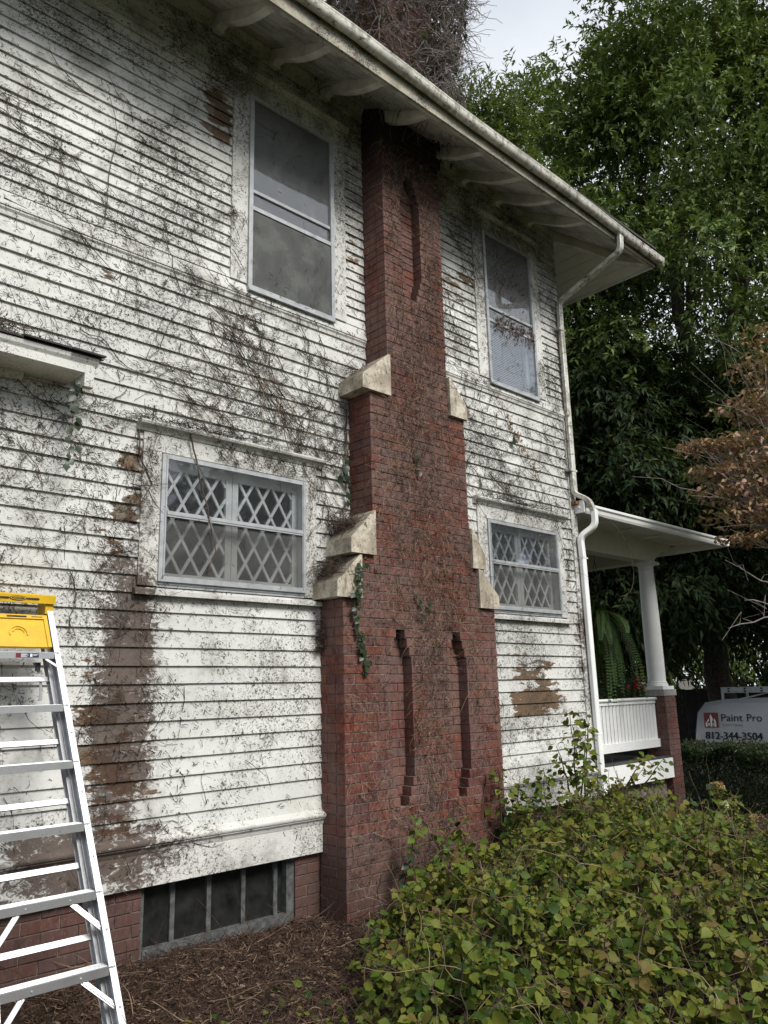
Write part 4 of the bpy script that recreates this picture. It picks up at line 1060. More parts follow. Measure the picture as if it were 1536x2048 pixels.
# yellow cap
cb_ = LT.lerp(LTl, .5); CZ = .565
def capbox(x0, x1, y0, y1, z0, z1): m_ = MB(); m_.box((x0, y0, z0), (x1, y1, z1)); return m_
cx0, cx1 = LTl.x-.04, LT.x+.008
mb = MB()
mb.prism([(cx0, 4.755, CZ-.012), (cx0, 4.752, CZ+.034), (cx0, 4.764, CZ+.042), (cx0, 4.93, CZ+.042), (cx0, 4.93, CZ+.022), (cx0, 4.772, CZ+.022), (cx0, 4.770, CZ-.012)], (cx1-cx0, 0, 0))
capo = part('top_cap', mb, M['yellow'], lad)
part('cap_cheek', capbox(cx1-.05, cx1-.004, 4.772, 4.90, CZ-.07, CZ+.0215), M['yellow'], capo); part('cap_cheek', capbox(cx0+.004, cx0+.05, 4.772, 4.90, CZ-.07, CZ+.0215), M['yellow'], capo)
xm = (cx0+cx1)/2+.01
for a, b in ((xm-.135, xm-.055), (xm+.05, xm+.115)):
    mb = MB(); mb.prism([(a, 4.7515, CZ+.006), (b, 4.7515, CZ+.006), (b+.005, 4.7515, CZ+.012), (b, 4.7515, CZ+.018), (a, 4.7515, CZ+.018), (a-.005, 4.7515, CZ+.012)], (0, .004, 0)); part('slot', mb, M['bark'], capo)
def oval(rx, rz, y, th):
    mb = MB(); mb.prism([(xm-.002+rx*math.cos(t_), y, CZ+.013+rz*math.sin(t_)) for t_ in np.linspace(0, 2*math.pi, 25)[:-1]], (0, th, 0)); return mb
part('oval_badge', oval(.049, .0135, 4.7508, .004), M['black'], capo); part('badge_field', oval(.043, .0098, 4.7503, .002), M['yellow'], capo); part('badge_bar', oval(.038, .0070, 4.7499, .002), M['black'], capo)
me = text_mesh('WERNER', .0105, M['yellow'], 'badge_lettering', .0003, 1.15)
o = obj('badge_lettering', me, capo); o.rotation_euler = (math.pi/2, 0, 0); o.location = o.location+Vector((xm-.030, 4.7494, CZ+.0095))
# fold-down tray behind the rails
A, B = on(.872, True)+Vector((.035, .02, 0)), on(.872)+Vector((-.045, .02, 0)); up = ax*.205; nrm = -bk
def tray_pt(u, v, d=0.): return A.lerp(B, u)+up*v+nrm*d
mb = MB()
mb.hexa([tray_pt(0, 0), tray_pt(1, 0), tray_pt(1, 0, .018), tray_pt(0, 0, .018)], [tray_pt(0, 1), tray_pt(.98, 1), tray_pt(.98, 1, .018), tray_pt(0, 1, .018)])
tray = part('tool_tray', mb, M['yellow'], lad)
mb = MB()
for u0, u1, v0, v1 in ((-.02, .045, -.02, 1.03), (.94, 1.0, -.02, 1.03), (.045, .94, .90, 1.03)):
    mb.hexa([tray_pt(u0, v0, .0182), tray_pt(u1, v0, .0182), tray_pt(u1, v0, .028), tray_pt(u0, v0, .028)], [tray_pt(u0, v1, .0182), tray_pt(u1, v1, .0182), tray_pt(u1, v1, .028), tray_pt(u0, v1, .028)])
part('tray_rim', mb, M['yellow'], tray)
mb = MB()
for r_a, r_b, t0, t1 in ((.052, .045, -.25, 3.4), (.034, .029, .3, 2.8)):
    n = 18; vs = []
    for i in range(n+1):
        t_ = t0+(t1-t0)*i/n
        for rr_ in (r_a, r_b):
            for d_ in (.0183, .0245): vs.append(tray_pt(.5, .42)+(B-A).normalized()*rr_*math.cos(t_)+ax*rr_*math.sin(t_)+nrm*d_)
    fs = []
    for i in range(n):
        k = i*4; fs += [(k, k+4, k+5, k+1), (k+2, k+3, k+7, k+6), (k+1, k+5, k+7, k+3), (k, k+2, k+6, k+4)]
    mb.add(vs, fs)
part('bucket_ring', mb, M['yellow'], tray)
mb = MB()
for u0, u1 in ((.34, .66), (.08, .16), (.74, .92)):
    h0, h1 = (.93, .99) if u1 < .7 else (.95, .975)
    mb.hexa([tray_pt(u0, h0, .0282), tray_pt(u1, h0, .0282), tray_pt(u1, h0, .0288), tray_pt(u0, h0, .0288)], [tray_pt(u0, h1, .0282), tray_pt(u1, h1, .0282), tray_pt(u1, h1, .0288), tray_pt(u0, h1, .0288)])
part('slot', mb, M['bark'], tray)
for b_, e in ((LB, 1), (LBl, -1)):
    mb = MB(); mb.beam(b_+bk*.04-Vector((e*.012, 0, 0))-ax*.01, b_+bk*.04-Vector((e*.012, 0, 0))+ax*.05, .034, .09, bk); part('foot', mb, M['darkplastic'], lad)

# ------------------------------------------------------------------ painter's van
VX, VY = 19.75, 9.67; VG = -2.69
van = thing('van', 'white painter\'s van with red logo, lettering and a roof ladder rack behind the hedge', 'van', (20.7, 6.6, VG))
LV = 5.4
def ring(y, zt, zb, inset, top_in):
    zm = zb+(zt-zb)*.5; x0, x1 = VX+inset, VX+1.95-inset
    return [(x0+.06, y, zb), (x0-.01, y, zb+.25), (x0, y, zm), (x0+.05+top_in*.2, y, zt-.32), (x0+.13+top_in*.5, y, zt-.10), (x0+.28+top_in, y, zt), (x1-.28-top_in, y, zt), (x1-.13-top_in*.5, y, zt-.10), (x1-.05, y, zt-.32), (x1, y, zm), (x1+.01, y, zb+.25), (x1-.06, y, zb)]
rings = [ring(VY, VG+1.80, VG+.45, .12, .1), ring(VY-.10, VG+2.05, VG+.36, .05, .04), ring(VY-.28, VG+2.20, VG+.34, .01, 0), ring(VY-.8, VG+2.28, VG+.33, 0, 0), ring(VY-3.2, VG+2.32, VG+.33, 0, 0), ring(VY-3.9, VG+2.20, VG+.33, 0, .03), ring(VY-4.5, VG+1.40, VG+.34, .02, .08), ring(VY-5.2, VG+1.15, VG+.36, .07, .1), ring(VY-5.4, VG+.85, VG+.42, .16, .1)]
mb = MB(); n = len(rings[0])
for r_0 in rings: mb.v += r_0
for i in range(len(rings)-1):
    for k in range(n): k2 = (k+1) % n; mb.f.append((i*n+k, (i+1)*n+k, (i+1)*n+k2, i*n+k2))
mb.f.append(tuple(range(n))); mb.f.append(tuple(reversed(range((len(rings)-1)*n, len(rings)*n))))
body = part('body', mb, M['vanwhite'], van, True)
try: body.data.set_sharp_from_angle(angle=math.radians(28))
except Exception: pass
for y in (VY-.95, VY-4.35):
    for x in (VX+.02, VX+1.74):
        mb = MB(); mb.prism([(x-.02, y+.33*math.cos(t_), VG+.33+.33*math.sin(t_)) for t_ in np.linspace(0, 2*math.pi, 21)[:-1]], (.2, 0, 0)); wh = part('wheel', mb, M['rubber'], van)
        mb = MB(); mb.prism([(x-.03, y+.2*math.cos(t_), VG+.33+.2*math.sin(t_)) for t_ in np.linspace(0, 2*math.pi, 17)[:-1]], (.012, 0, 0)); part('hubcap', mb, M['alu'], wh)
# side surface helper: the flank is nearly flat between mid height and the shoulder
def flank(y, z): return VX+.05*max(0, (z-(VG+1.32))/.66)-.014
def decal(name, pts, mat):
    mb = MB(); mb.add([(flank(y, z), y, z) for y, z in pts], [tuple(range(len(pts)))]); return part(name, mb, mat, van)
zt_ = VG+1.66
mb = MB(); 
for (y0, y1, z0, z1) in ((VY-2.0, VY-2.01, VG+.5, VG+1.95),): mb.add([(flank(y0, z0)-.001, y0, z0), (flank(y1, z0)-.001, y1, z0), (flank(y1, z1)+.02, y1, z1), (flank(y0, z1)+.02, y0, z1)], [(0, 1, 2, 3)])
part('door_seam', mb, M['black'], van)
decal('side_window', [(VY-2.1, VG+1.30), (VY-3.4, VG+1.30), (VY-3.3, VG+1.88), (VY-2.1, VG+1.92)], M['vanglass'])
LGY = VY-.33; s_ = .36
decal('logo', [(LGY, VG+1.60), (LGY-s_, VG+1.60), (LGY-s_, VG+1.60+s_), (LGY, VG+1.60+s_)], M['redprint'])
mb = MB()
def lg(u, v): y, z = LGY-s_*u, VG+1.60+s_*v; return (flank(y, z)-.003, y, z)
for poly in ([(.1, .05), (.22, .05), (.22, .45), (.36, .62), (.36, .45), (.1, .3)], [(.44, .05), (.56, .05), (.56, .4), (.64, .55), (.5, .9), (.4, .72), (.44, .6)], [(.7, .05), (.84, .05), (.84, .42), (.74, .62), (.66, .5), (.7, .4)], [(.28, .12), (.38, .12), (.38, .3), (.28, .3)], [(.6, .12), (.66, .12), (.66, .3), (.6, .3)]):
    mb.add([lg(*q) for q in poly], [tuple(range(len(poly)))])
part('logo_houses', mb, M['whiteprint'], van)
def lettering(txt, size, y, z, mat, nm, sp=1.0, extra=0.):
    me = text_mesh(txt, size, mat, nm, .002, sp); o = obj(nm, me, van)
    o.rotation_euler = (math.pi/2-.075, 0, -math.pi/2); o.location = o.location+Vector((flank(y, z)-.004, y, z)); return o
def wide(o, wx): 
    xs_ = [v.co.x for v in o.data.vertices]; k = wx/(max(xs_)-min(xs_))
    for v in o.data.vertices: v.co.x *= k
wide(lettering('Paint', .25, LGY-.42, VG+1.76, M['darkplastic'], 'lettering'), .53); wide(lettering('Pro', .25, LGY-1.05, VG+1.76, M['darkplastic'], 'lettering'), .35)
wide(lettering('PAINTING', .08, LGY-.42, VG+1.64, M['alu'], 'small_lettering', 1.2), .52)
o = lettering('812-344-3504', .245, LGY+.0, VG+1.33, M['black'], 'phone_number'); wide(o, 1.38)
o2 = lettering('812-344-3504', .245, LGY-.012, VG+1.33, M['black'], 'phone_number'); wide(o2, 1.38)
# ladder rack
rk = MB(); zr = VG+2.50
rk.beam((VX+.25, VY-.75, zr), (VX+.25, VY-3.6, zr), .05, .14); rack = part('roof_rack', rk, M['alu'], van)
mb = MB(); mb.beam((VX+1.7, VY-.75, zr), (VX+1.7, VY-3.6, zr), .05, .1); part('rack_rail', mb, M['alu'], rack)
for y in (VY-.78, VY-2.1, VY-3.5):
    mb = MB(); mb.beam((VX+.25, y, zr-.06), (VX+.2, y, VG+2.12), .05, .05); mb.beam((VX+1.7, y, zr-.06), (VX+1.75, y, VG+2.12), .05, .05); mb.beam((VX+.25, y, zr), (VX+1.7, y, zr), .05, .05); part('rack_post', mb, M['alu'], rack)
mb = MB(); mb.beam((VX+.3, VY-.8, zr-.3), (VX+.3, VY-2.0, zr-.05), .03, .03); part('rack_strut', mb, M['alu'], rack)
for i in range(7):
    y = VY-.95-i*.4
    mb = MB(); mb.box((VX+.221, y-.028, zr-.05), (VX+.2245, y+.028, zr-.012)); mb.box((VX+.221, y-.028, zr+.012), (VX+.2245, y+.028, zr+.05)); part('rack_hole', mb, M['black'], rack)

# dark board fence across the street, a white parked car and a round sign seen from behind
fen = thing('board_fence', 'dark board fence running behind the white van', 'fence', (27.5, 9.0, -2.7))
for i in range(60):
    y = -2+i*.42; mb = MB(); mb.box((27.4, y, -2.8), (27.43, y+.405, -.22+.01*((i*5) % 3))); part('board', mb, M['fence'], fen)
mb = MB(); mb.box((27.4305, -2, -.7), (27.48, 23.2, -.6)); mb.box((27.4305, -2, -2.2), (27.48, 23.2, -2.1)); part('fence_rail', mb, M['fence'], fen)
sg = thing('round_sign', 'pale round sign seen from behind beyond the porch column', 'sign', (34.36, 16.87, -2.7))
mb = MB(); mb.beam((34.4, 16.9, -2.7), (34.4, 16.9, .42), .06, .06); part('post', mb, M['palebark'], sg)
dv = Vector((-.89, -.45, 0)); sv = Vector((.45, -.89, 0))
mb = MB(); cc = Vector((34.36, 16.87, -.02)); mb.prism([cc+dv*.05+sv*.33*math.cos(t_)+Vector((0, 0, .33*math.sin(t_))) for t_ in np.linspace(0, 2*math.pi, 23)[:-1]], dv*.01); part('sign_plate', mb, M['concrete'], sg)
car = thing('parked_car', 'white parked car glimpsed past the base of the porch column', 'car', (33.5, 18.0, -2.7))
prof = [(0, -2.4), (0, -1.75), (.25, -1.6), (1.0, -1.5), (1.6, -.35), (3.2, -.2), (4.0, -1.3), (4.6, -1.45), (4.7, -2.4)]
mb = MB(); mb.prism([(33.0, 16.6+a, z+.35) for a, z in prof], (1.8, 0, 0)); part('body', mb, M['vanwhite'], car)
mb = MB(); mb.prism([(32.99, 16.6+a, z+.35) for a, z in [(1.3, -1.4), (1.75, -.5), (3.1, -.36), (3.7, -1.3)]], (.006, 0, 0)); part('side_window', mb, M['vanglass'], car)
for y in (17.5, 20.4):
    mb = MB(); mb.prism([(32.95, y+.33*math.cos(t_), -2.37+.33*math.sin(t_)) for t_ in np.linspace(0, 2*math.pi, 17)[:-1]], (.2, 0, 0)); part('wheel', mb, M['rubber'], car)

# ------------------------------------------------------------------ trees
def rand_dir(n): return unit(rng.normal(0, 1, (n, 3)))
def crown(clumps, rads, twigs, per, twig_len, ln, wd, droop=.5, spread=.8, outward=None):
    """leaves set along short drooping twigs that start all through each clump"""
    Cs, Ds, Ns, Ls, Ws = [], [], [], [], []
    K = len(clumps)
    c = np.repeat(clumps, twigs, 0); r = np.repeat(rads, twigs)
    d = rand_dir(len(c)); rad = rng.random(len(c))**.33
    st = c+d*(rad*r)[:, None]*np.array([1, 1, .75])
    td = unit(d*spread+rng.normal(0, .35, d.shape)+(outward[np.repeat(np.arange(K), twigs)]*.5 if outward is not None else 0)+np.array([0, 0, -.05]))
    tl = twig_len*rng.uniform(.6, 1.3, len(c))
    for j in range(per):
        t = (j+.5)/per
        p = st+td*(tl*t)[:, None]+np.array([0, 0, -1.])*(droop*tl*t*t)[:, None]
        side = unit(np.cross(td, rand_dir(len(c))))
        ld = unit(td*.7+side*(.7 if j % 2 else -.7)+np.array([0, 0, -droop])+rng.normal(0, .2, td.shape))
        nn = unit(np.array([0, -.25, 1.0])+d*.55+(outward[np.repeat(np.arange(K), twigs)]*.35 if outward is not None else 0)+rng.normal(0, .38, td.shape))
        Cs.append(p); Ds.append(ld); Ns.append(nn); Ls.append(ln*rng.uniform(.65, 1.25, len(c))); Ws.append(wd*rng.uniform(.7, 1.2, len(c)))
    return [np.concatenate(a) for a in (Cs, Ds, Ns, Ls, Ws)], (st, td, tl)
def shell_clumps(n, ctr, rad, inner=.45, zbias=0., flat=None):
    d = rand_dir(n); k = inner+(1-inner)*rng.random(n)**.6
    lump = 1+.16*np.sin(d[:, 0]*5+d[:, 2]*4)+.12*np.sin(d[:, 1]*7-d[:, 2]*3)
    p = np.array(ctr)+d*(k*lump)[:, None]*np.array(rad)
    return p, d
def limb_path(a, b, n=7, bow=.12, up=.3):
    a, b = np.array(a, float), np.array(b, float); L_ = np.linalg.norm(b-a); mid = (a+b)/2+np.array([0, 0, up*L_*.2])
    off = rng.normal(0, bow*L_*.3, 3); o = []
    for i in range(n+1):
        t = i/n; p = a*(1-t)**2+(mid+off)*2*t*(1-t)+b*t*t; o.append(Vector(p+rng.normal(0, .012*L_, 3)*(0 < i < n)))
    return o
def tree(name, label, cat, base, trunk_top, r0, crown_ctr, crown_rad, nclump, crad, twigs, per, tl, ln, wd, leafmat, bark, shape='lance', inner=.45, droop=.5, nlimb=9, zmin=None, group=None, spread=.8):
    t = thing(name, label, cat, base, group)
    cl, dd = shell_clumps(nclump, crown_ctr, crown_rad, inner)
    if zmin is not None:
        keep = cl[:, 2] > zmin; cl, dd = cl[keep], dd[keep]
    rads = crad*rng.uniform(.7, 1.35, len(cl))
    (C, D, N, Ln, Wd), _ = crown(cl, rads, twigs, per, tl, ln, wd, droop, spread, dd)
    mb = MB(); tp = limb_path(base, trunk_top, 8, .05, .0)
    mb.tube(tp, [r0*(1.25 if i == 0 else 1-.06*i) for i in range(9)], 10)
    part('trunk', mb, bark, t, True)
    mb = MB(); sel = np.argsort(rng.random(len(cl)))[:nlimb*5]
    hubs = []
    for i in range(nlimb):
        tgt = cl[sel[i % len(sel)]]; s0 = tp[8-(i % 3)]
        e = np.array(s0)*.25+tgt*.75
        pth = limb_path(s0, e, 6, .16, .5); mb.tube(pth, [r0*.55*(1-.13*k) for k in range(7)], 7); hubs.append(pth)
    for i in sel[nlimb:]:
        tgt = cl[i]; bst = min((p for h in hubs for p in h[2:]), key=lambda p: (Vector(tgt)-p).length)
        pth = limb_path(bst, tgt, 4, .2, .3); mb.tube(pth, [r0*.2*(1-.2*k) for k in range(5)], 5)
    part('limbs', mb, bark, t, True)
    obj('crown', leaf_mesh('crown', C, D, N, Ln, Wd, shape, leafmat), t)
    return t, cl
gzf = lambda x, y: float(gz(x, y))
tree('tall_tree', 'tall broad green tree with long narrow leaves rising at the right of the house', 'tree', (24.6, 10.9, -2.72), (24.2, 10.7, 3.2), .5,
     (22.7, 9.6, 13.4), (5.2, 5.2, 11.0), 320, 1.15, 74, 9, .42, .215, .082, M['leaf_big'], M['bark'], inner=.5, droop=.3, nlimb=14, zmin=3.2)
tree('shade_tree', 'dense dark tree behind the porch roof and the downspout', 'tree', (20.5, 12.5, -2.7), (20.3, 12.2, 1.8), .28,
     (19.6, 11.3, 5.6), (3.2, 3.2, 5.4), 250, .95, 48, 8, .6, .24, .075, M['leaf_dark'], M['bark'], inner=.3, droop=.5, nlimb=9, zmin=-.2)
tree('young_tree', 'yellow green tree top showing over the eaves between vines and tall tree', 'tree', (13.0, 12.8, -2.0), (13.6, 11.8, 8.0), .2,
     (14.0, 10.9, 13.2), (1.5, 1.5, 2.3), 60, .55, 40, 8, .45, .18, .05, M['leaf_far'], M['bark'], inner=.2, droop=.4, nlimb=6)
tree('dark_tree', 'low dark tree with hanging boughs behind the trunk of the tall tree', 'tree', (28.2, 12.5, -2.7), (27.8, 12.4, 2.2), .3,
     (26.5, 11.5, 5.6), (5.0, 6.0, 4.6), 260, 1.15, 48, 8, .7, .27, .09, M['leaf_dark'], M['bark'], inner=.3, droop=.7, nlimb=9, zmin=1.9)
for i, (x, y, r, zc_, lab) in enumerate(((39, 20.5, 3.4, 2.2, 'sunlit yellow green tree far beyond the porch column'), (45, 17.5, 4.2, 2.4, 'sunlit green tree far behind the roof rack of the van'), (43, 26, 5.0, 4.5, 'far green tree seen behind the hanging fern'), (52, 22.5, 5, 6, 'farthest tall tree between the trunks'), (46, 12, 4.5, 3.5, 'far green tree at the right edge behind the fence'))):
    tree('far_tree', lab, 'tree', (x, y, -2.7), (x, y, 0), .22, (x, y, zc_), (r, r, r*1.05), 60, 1.1, 30, 6, .8, .34, .14, M['leaf_far'], M['bark'], inner=.3, droop=.3, nlimb=6, group='far trees beyond the street')
# dark hedge-like trees that close the view under the boughs
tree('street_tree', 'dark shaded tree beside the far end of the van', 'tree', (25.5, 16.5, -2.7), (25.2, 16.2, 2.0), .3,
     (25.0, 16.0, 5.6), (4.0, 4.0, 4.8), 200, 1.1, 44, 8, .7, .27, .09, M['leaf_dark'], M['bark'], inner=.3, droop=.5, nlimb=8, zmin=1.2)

for x, y, r, zc_, lab in ((12.5, -8.5, 3.6, 3.6, 'garden tree standing across the lawn from the house wall'), (20.5, -4.5, 3.8, 4.2, 'garden tree beside the street in front of the next plot'), (3.0, -13.0, 3.8, 4.0, 'garden tree farther back across the lawn')):
    tree('garden_tree', lab, 'tree', (x, y, -1.7 if x < 14 else -2.7), (x, y, 1.5), .25, (x, y, zc_), (r, r, r*1.15), 70, 1.15, 26, 6, .8, .40, .2, M['leaf_dark'], M['bark'], inner=.3, droop=.3, nlimb=6, group='garden trees across the lawn')
tree('garden_tree', 'unseen spreading tree added by the street to shade the parked van', 'tree', (21.5, 1.0, -2.7), (21.3, 1.2, 1.6), .25, (20.6, 2.0, 5.4), (3.6, 3.4, 3.0), 90, 1.15, 30, 6, .8, .36, .17, M['leaf_dark'], M['bark'], inner=.3, droop=.3, nlimb=7)  # stands out of view, added to keep sun off the van
# dogwood with bare pale twigs at the right edge
dg = thing('dogwood', 'small dogwood with reddish autumn leaves and bare pale twigs at the right edge', 'tree', (10.9, 3.55, -1.7))
dtop = np.array((10.55, 3.45, 1.6)); cl = []
lay = [((9.95, 3.75, 2.05), .55), ((10.15, 3.55, 2.55), .55), ((10.45, 3.45, 3.3), .5), ((9.75, 3.95, 2.95), .38), ((10.6, 3.3, 2.9), .55), ((10.35, 3.5, 2.15), .5), ((10.85, 3.2, 3.9), .55), ((10.7, 3.2, 2.3), .6), ((10.75, 3.2, 1.75), .35), ((10.2, 3.8, 3.05), .4), ((10.55, 3.45, 3.75), .42), ((10.05, 3.7, 2.75), .4), ((10.75, 3.35, 1.3), .22), ((9.75, 3.95, 2.35), .42), ((10.1, 3.65, 3.5), .42), ((10.3, 3.5, 4.05), .42), ((9.65, 4.05, 2.62), .3), ((10.45, 3.4, 4.5), .4), ((9.85, 3.85, 1.75), .3), ((10.5, 3.35, 2.0), .5), ((9.5, 4.15, 2.95), .24)]
Cs = []
mb = MB(); mb.tube(limb_path((10.9, 3.55, -1.75), dtop, 8, .08, 0), [.07-.004*i for i in range(9)], 8); part('trunk', mb, M['palebark'], dg, True)
mb = MB(); tw = MB()
for (c, r) in lay:
    s0 = dtop+np.array([rng.uniform(-.05, .05), rng.uniform(-.05, .05), rng.uniform(-.5, .3)])
    pth = limb_path(s0, c, 6, .2, -.1); mb.tube(pth, [.022*(1-.12*k) for k in range(7)], 6)
    for j in range(14):
        e = np.array(c)+rng.normal(0, 1, 3)*np.array([r, r, r*.3])*1.0; tw.tube(limb_path(pth[2+j % 4], e, 5, .25, .2), [.006*(1-.14*k) for k in range(6)], 4)
    n = int(300*r/.5)
    d = rand_dir(n)*(rng.random(n)**.5)[:, None]*np.array([r*1.3, r*1.3, r*.30])
    Cs.append(np.array(c)+d)
for e in ((9.35, 4.0, .62), (9.55, 3.85, .95), (9.5, 4.0, 1.45), (9.9, 3.7, 1.1)):
    pth = limb_path(dtop+np.array([0, 0, -.7]), e, 7, .15, -.2); mb.tube(pth, [.016*(1-.1*k) for k in range(8)], 5)
    for k in (3, 4, 5, 6): tw.tube([pth[k], pth[k]+Vector(rng.normal(0, .1, 3)), pth[k]+Vector(rng.normal(0, .16, 3))], [.004, .003, .002], 4)
part('limbs', mb, M['palebark'], dg, True); part('twigs', tw, M['palebark'], dg)
C = np.concatenate(Cs); n = len(C)
obj('crown', leaf_mesh('crown', C, unit(rand_dir(n)*np.array([1, 1, .4])+np.array([0, 0, -.45])), unit(rng.normal(0, .5, (n, 3))+np.array([0, 0, 1])), rng.uniform(.06, .11, n), rng.uniform(.03, .055, n), 'ovate', M['leaf_dog']), dg)

# ------------------------------------------------------------------ hedge
hg = thing('hedge', 'clipped dark green hedge between the porch pier and the van', 'hedge', (11.9, 5.1, gzf(11.9, 0)))
n = 26000
u = rng.random((n, 3))
hx = 11.25+u[:, 0]*2.3; hy = 3.9+u[:, 1]*2.5
top = -.91-.05*(hx-11.2)-.16*np.clip((4.9-hy)/.9, 0, 1)**2*2.2+.05*np.sin(hx*5+hy*3)+.04*np.sin(hy*9)
k = rng.random(n)
hz = gz(hx)+(top-gz(hx))*np.where(k < .45, 1-rng.random(n)**2*.12, u[:, 2])
face = rng.random(n) < .42
hx = np.where(face, 11.2+.12*rng.random(n)+.06*np.sin(hy*6+hz*4), hx)
C = np.stack([hx, hy, hz], 1)
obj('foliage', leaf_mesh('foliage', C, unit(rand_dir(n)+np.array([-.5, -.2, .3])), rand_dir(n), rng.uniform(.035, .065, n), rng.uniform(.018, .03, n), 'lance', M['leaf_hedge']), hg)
V, F = strands(np.stack([rng.uniform(11.4, 13.4, 160), rng.uniform(4.0, 6.2, 160), np.full(160, -1.8)], 1), np.tile([0, 0, 1.], (160, 1)), rng.uniform(.7, 1.1, 160), np.full(160, .008), 5, .2)
obj('stems', np_mesh('stems', V, F, M['bark']), hg)

# ------------------------------------------------------------------ hanging fern and flowers on the porch
FC = Vector((9.75, 5.95, .98))
fern = thing('hanging_fern', 'big hanging fern with long drooping fronds above the white porch railing', 'fern', FC)
mb = MB(); mb.lathe(FC, [(.10, -.16), (.15, -.10), (.17, 0), (.165, .01)], 14); part('basket', mb, M['darkplastic'], fern)
mb = MB()
for a in (0, 2.1, 4.2): mb.tube([FC+Vector((.16*math.cos(a), .16*math.sin(a), 0)), FC+Vector((0, 0, .75)), FC+Vector((0, 0, 1.13))], .004, 4)
part('hanger', mb, M['darkplastic'], fern)
fr_meshes = []
def frond(a, out_, drop, lift):
    pts = []
    for i in range(15):
        t = i/14; rr_ = out_*(1-(1-t)**1.8); z = lift*math.sin(min(1, t*2.6)*math.pi/2)*(1-t)-drop*t**1.7
        pts.append(FC+Vector((math.cos(a)*rr_, math.sin(a)*rr_, z)))
    P_ = np.array(pts)+np.linspace(0, 1, 15)[:, None]**1.5*rng.normal(0, .07, (1, 3)); t_ = np.linspace(0, 1, 46)
    Q = np.stack([np.interp(t_, np.linspace(0, 1, 15), P_[:, i]) for i in range(3)], 1); dT = unit(np.gradient(Q, axis=0))
    side = unit(np.cross(dT, np.array([math.cos(a), math.sin(a), .3])))
    C = np.concatenate([Q[2:], Q[2:]]); m = len(Q)-2
    D = np.concatenate([side[2:]+dT[2:]*.25, -side[2:]+dT[2:]*.25]); D[:, 2] -= .12
    Nn = np.cross(D, np.concatenate([dT[2:], dT[2:]])); w = .066*np.sin(np.linspace(.25, 1, m)*math.pi*.93)**.7+.006
    V1, F1 = leaf_arrays(C, D, Nn, np.concatenate([w, w]), np.full(2*m, .027), 'lance')
    me = np_mesh('frond', V1, F1, M['leaf_fern']); return me
for i in range(84):
    a = i*2.39996+rnd.uniform(-.25, .25); q = rnd.random(); obj('frond', frond(a, .14+.46*rnd.random()**1.4, .25+1.0*q, rnd.uniform(-.05, .30)), fern)
pl = thing('flower_box', 'planter of red flowers behind the porch railing beside the pier', 'planter', (10.45, 5.97, -.4))
mb = MB(); mb.box((10.15, 5.88, -.45), (10.75, 6.1, -.26)); part('box', mb, M['darkplastic'], pl)
n = 260; C = np.stack([rng.uniform(10.1, 10.8, n), rng.uniform(5.86, 6.12, n), rng.uniform(-.27, .06, n)], 1)
obj('foliage', leaf_mesh('foliage', C, rand_dir(n), rand_dir(n), rng.uniform(.04, .08, n), rng.uniform(.025, .05, n), 'ovate', M['leaf_dark']), pl)
for k in range(9):
    c = np.array((rng.uniform(10.2, 10.72), rng.uniform(5.85, 5.95), rng.uniform(-.16, .1))); m = 16
    obj('flower', leaf_mesh('flower', c+rng.normal(0, .012, (m, 3)), rand_dir(m), rand_dir(m), rng.uniform(.025, .045, m), rng.uniform(.018, .03, m), 'ovate', M['redflower']), pl)
# fabric-covered furniture on the deck glimpsed below the rail
ch = thing('porch_bench', 'low dark bench on the porch deck behind the railing', 'bench', (9.6, 7.2, -.98))
mb = MB(); mb.box((8.6, 7.0, -.58), (10.4, 7.45, -.52)); part('seat', mb, M['cloth'], ch)
for x in (8.65, 10.3):
    for y in (7.02, 7.38): mb = MB(); mb.box((x, y, -.999), (x+.05, y+.05, -.5805)); part('leg', mb, M['cloth'], ch)

# ------------------------------------------------------------------ foreground shrub
sh = thing('overgrown_shrub', 'large sprawling shrub of yellowing leaves and dry stems in front of the brick chimney', 'shrub', (5.6, 3.4, -1.61))
G = [  # centre x,y, height, rx, ry
    (6.7, 4.2, .46, .9, .6), (5.9, 4.2, .26, .7, .6), (5.0, 3.5, .36, .8, .6), (4.72, 4.32, .34, .22, .2), (4.0, 3.2, .24, .55, .6), (3.6, 3.75, .10, .4, .35), (4.9, 2.6, .32, .9, .6),
    (6.3, 3.3, .30, .9, .6), (7.5, 3.8, .14, .8, .5), (3.5, 2.5, .22, .6, .5), (6.2, 2.6, .18, .9, .6), (5.75, 4.62, .42, .25, .2), (2.9, 2.6, .24, .6, .6), (3.35, 3.25, .20, .45, .5), (2.5, 2.1, .2, .6, .5), (3.75, 3.9, .14, .3, .3), (4.2, 1.95, .22, .7, .45), (5.5, 2.05, .22, .9, .5), (6.8, 2.6, .16, .8, .5)]
def hfun(x, y):
    h = 0
    for cx_, cy_, hh, rx_, ry_ in G: h = h+hh*np.exp(-((x-cx_)/rx_)**2-((y-cy_)/ry_)**2)
    h = h*(1+.36*np.sin(x*5.1+y*3.7)*np.sin(y*6.3-x*2.2)+.30*np.sin(x*11+1+y*3)*np.sin(y*13-x*4)+.12*np.sin(x*23)*np.sin(y*27))
    e = np.clip((x-(3.30+.78*(y-4)))/.35, 0, 1)
    return h*e
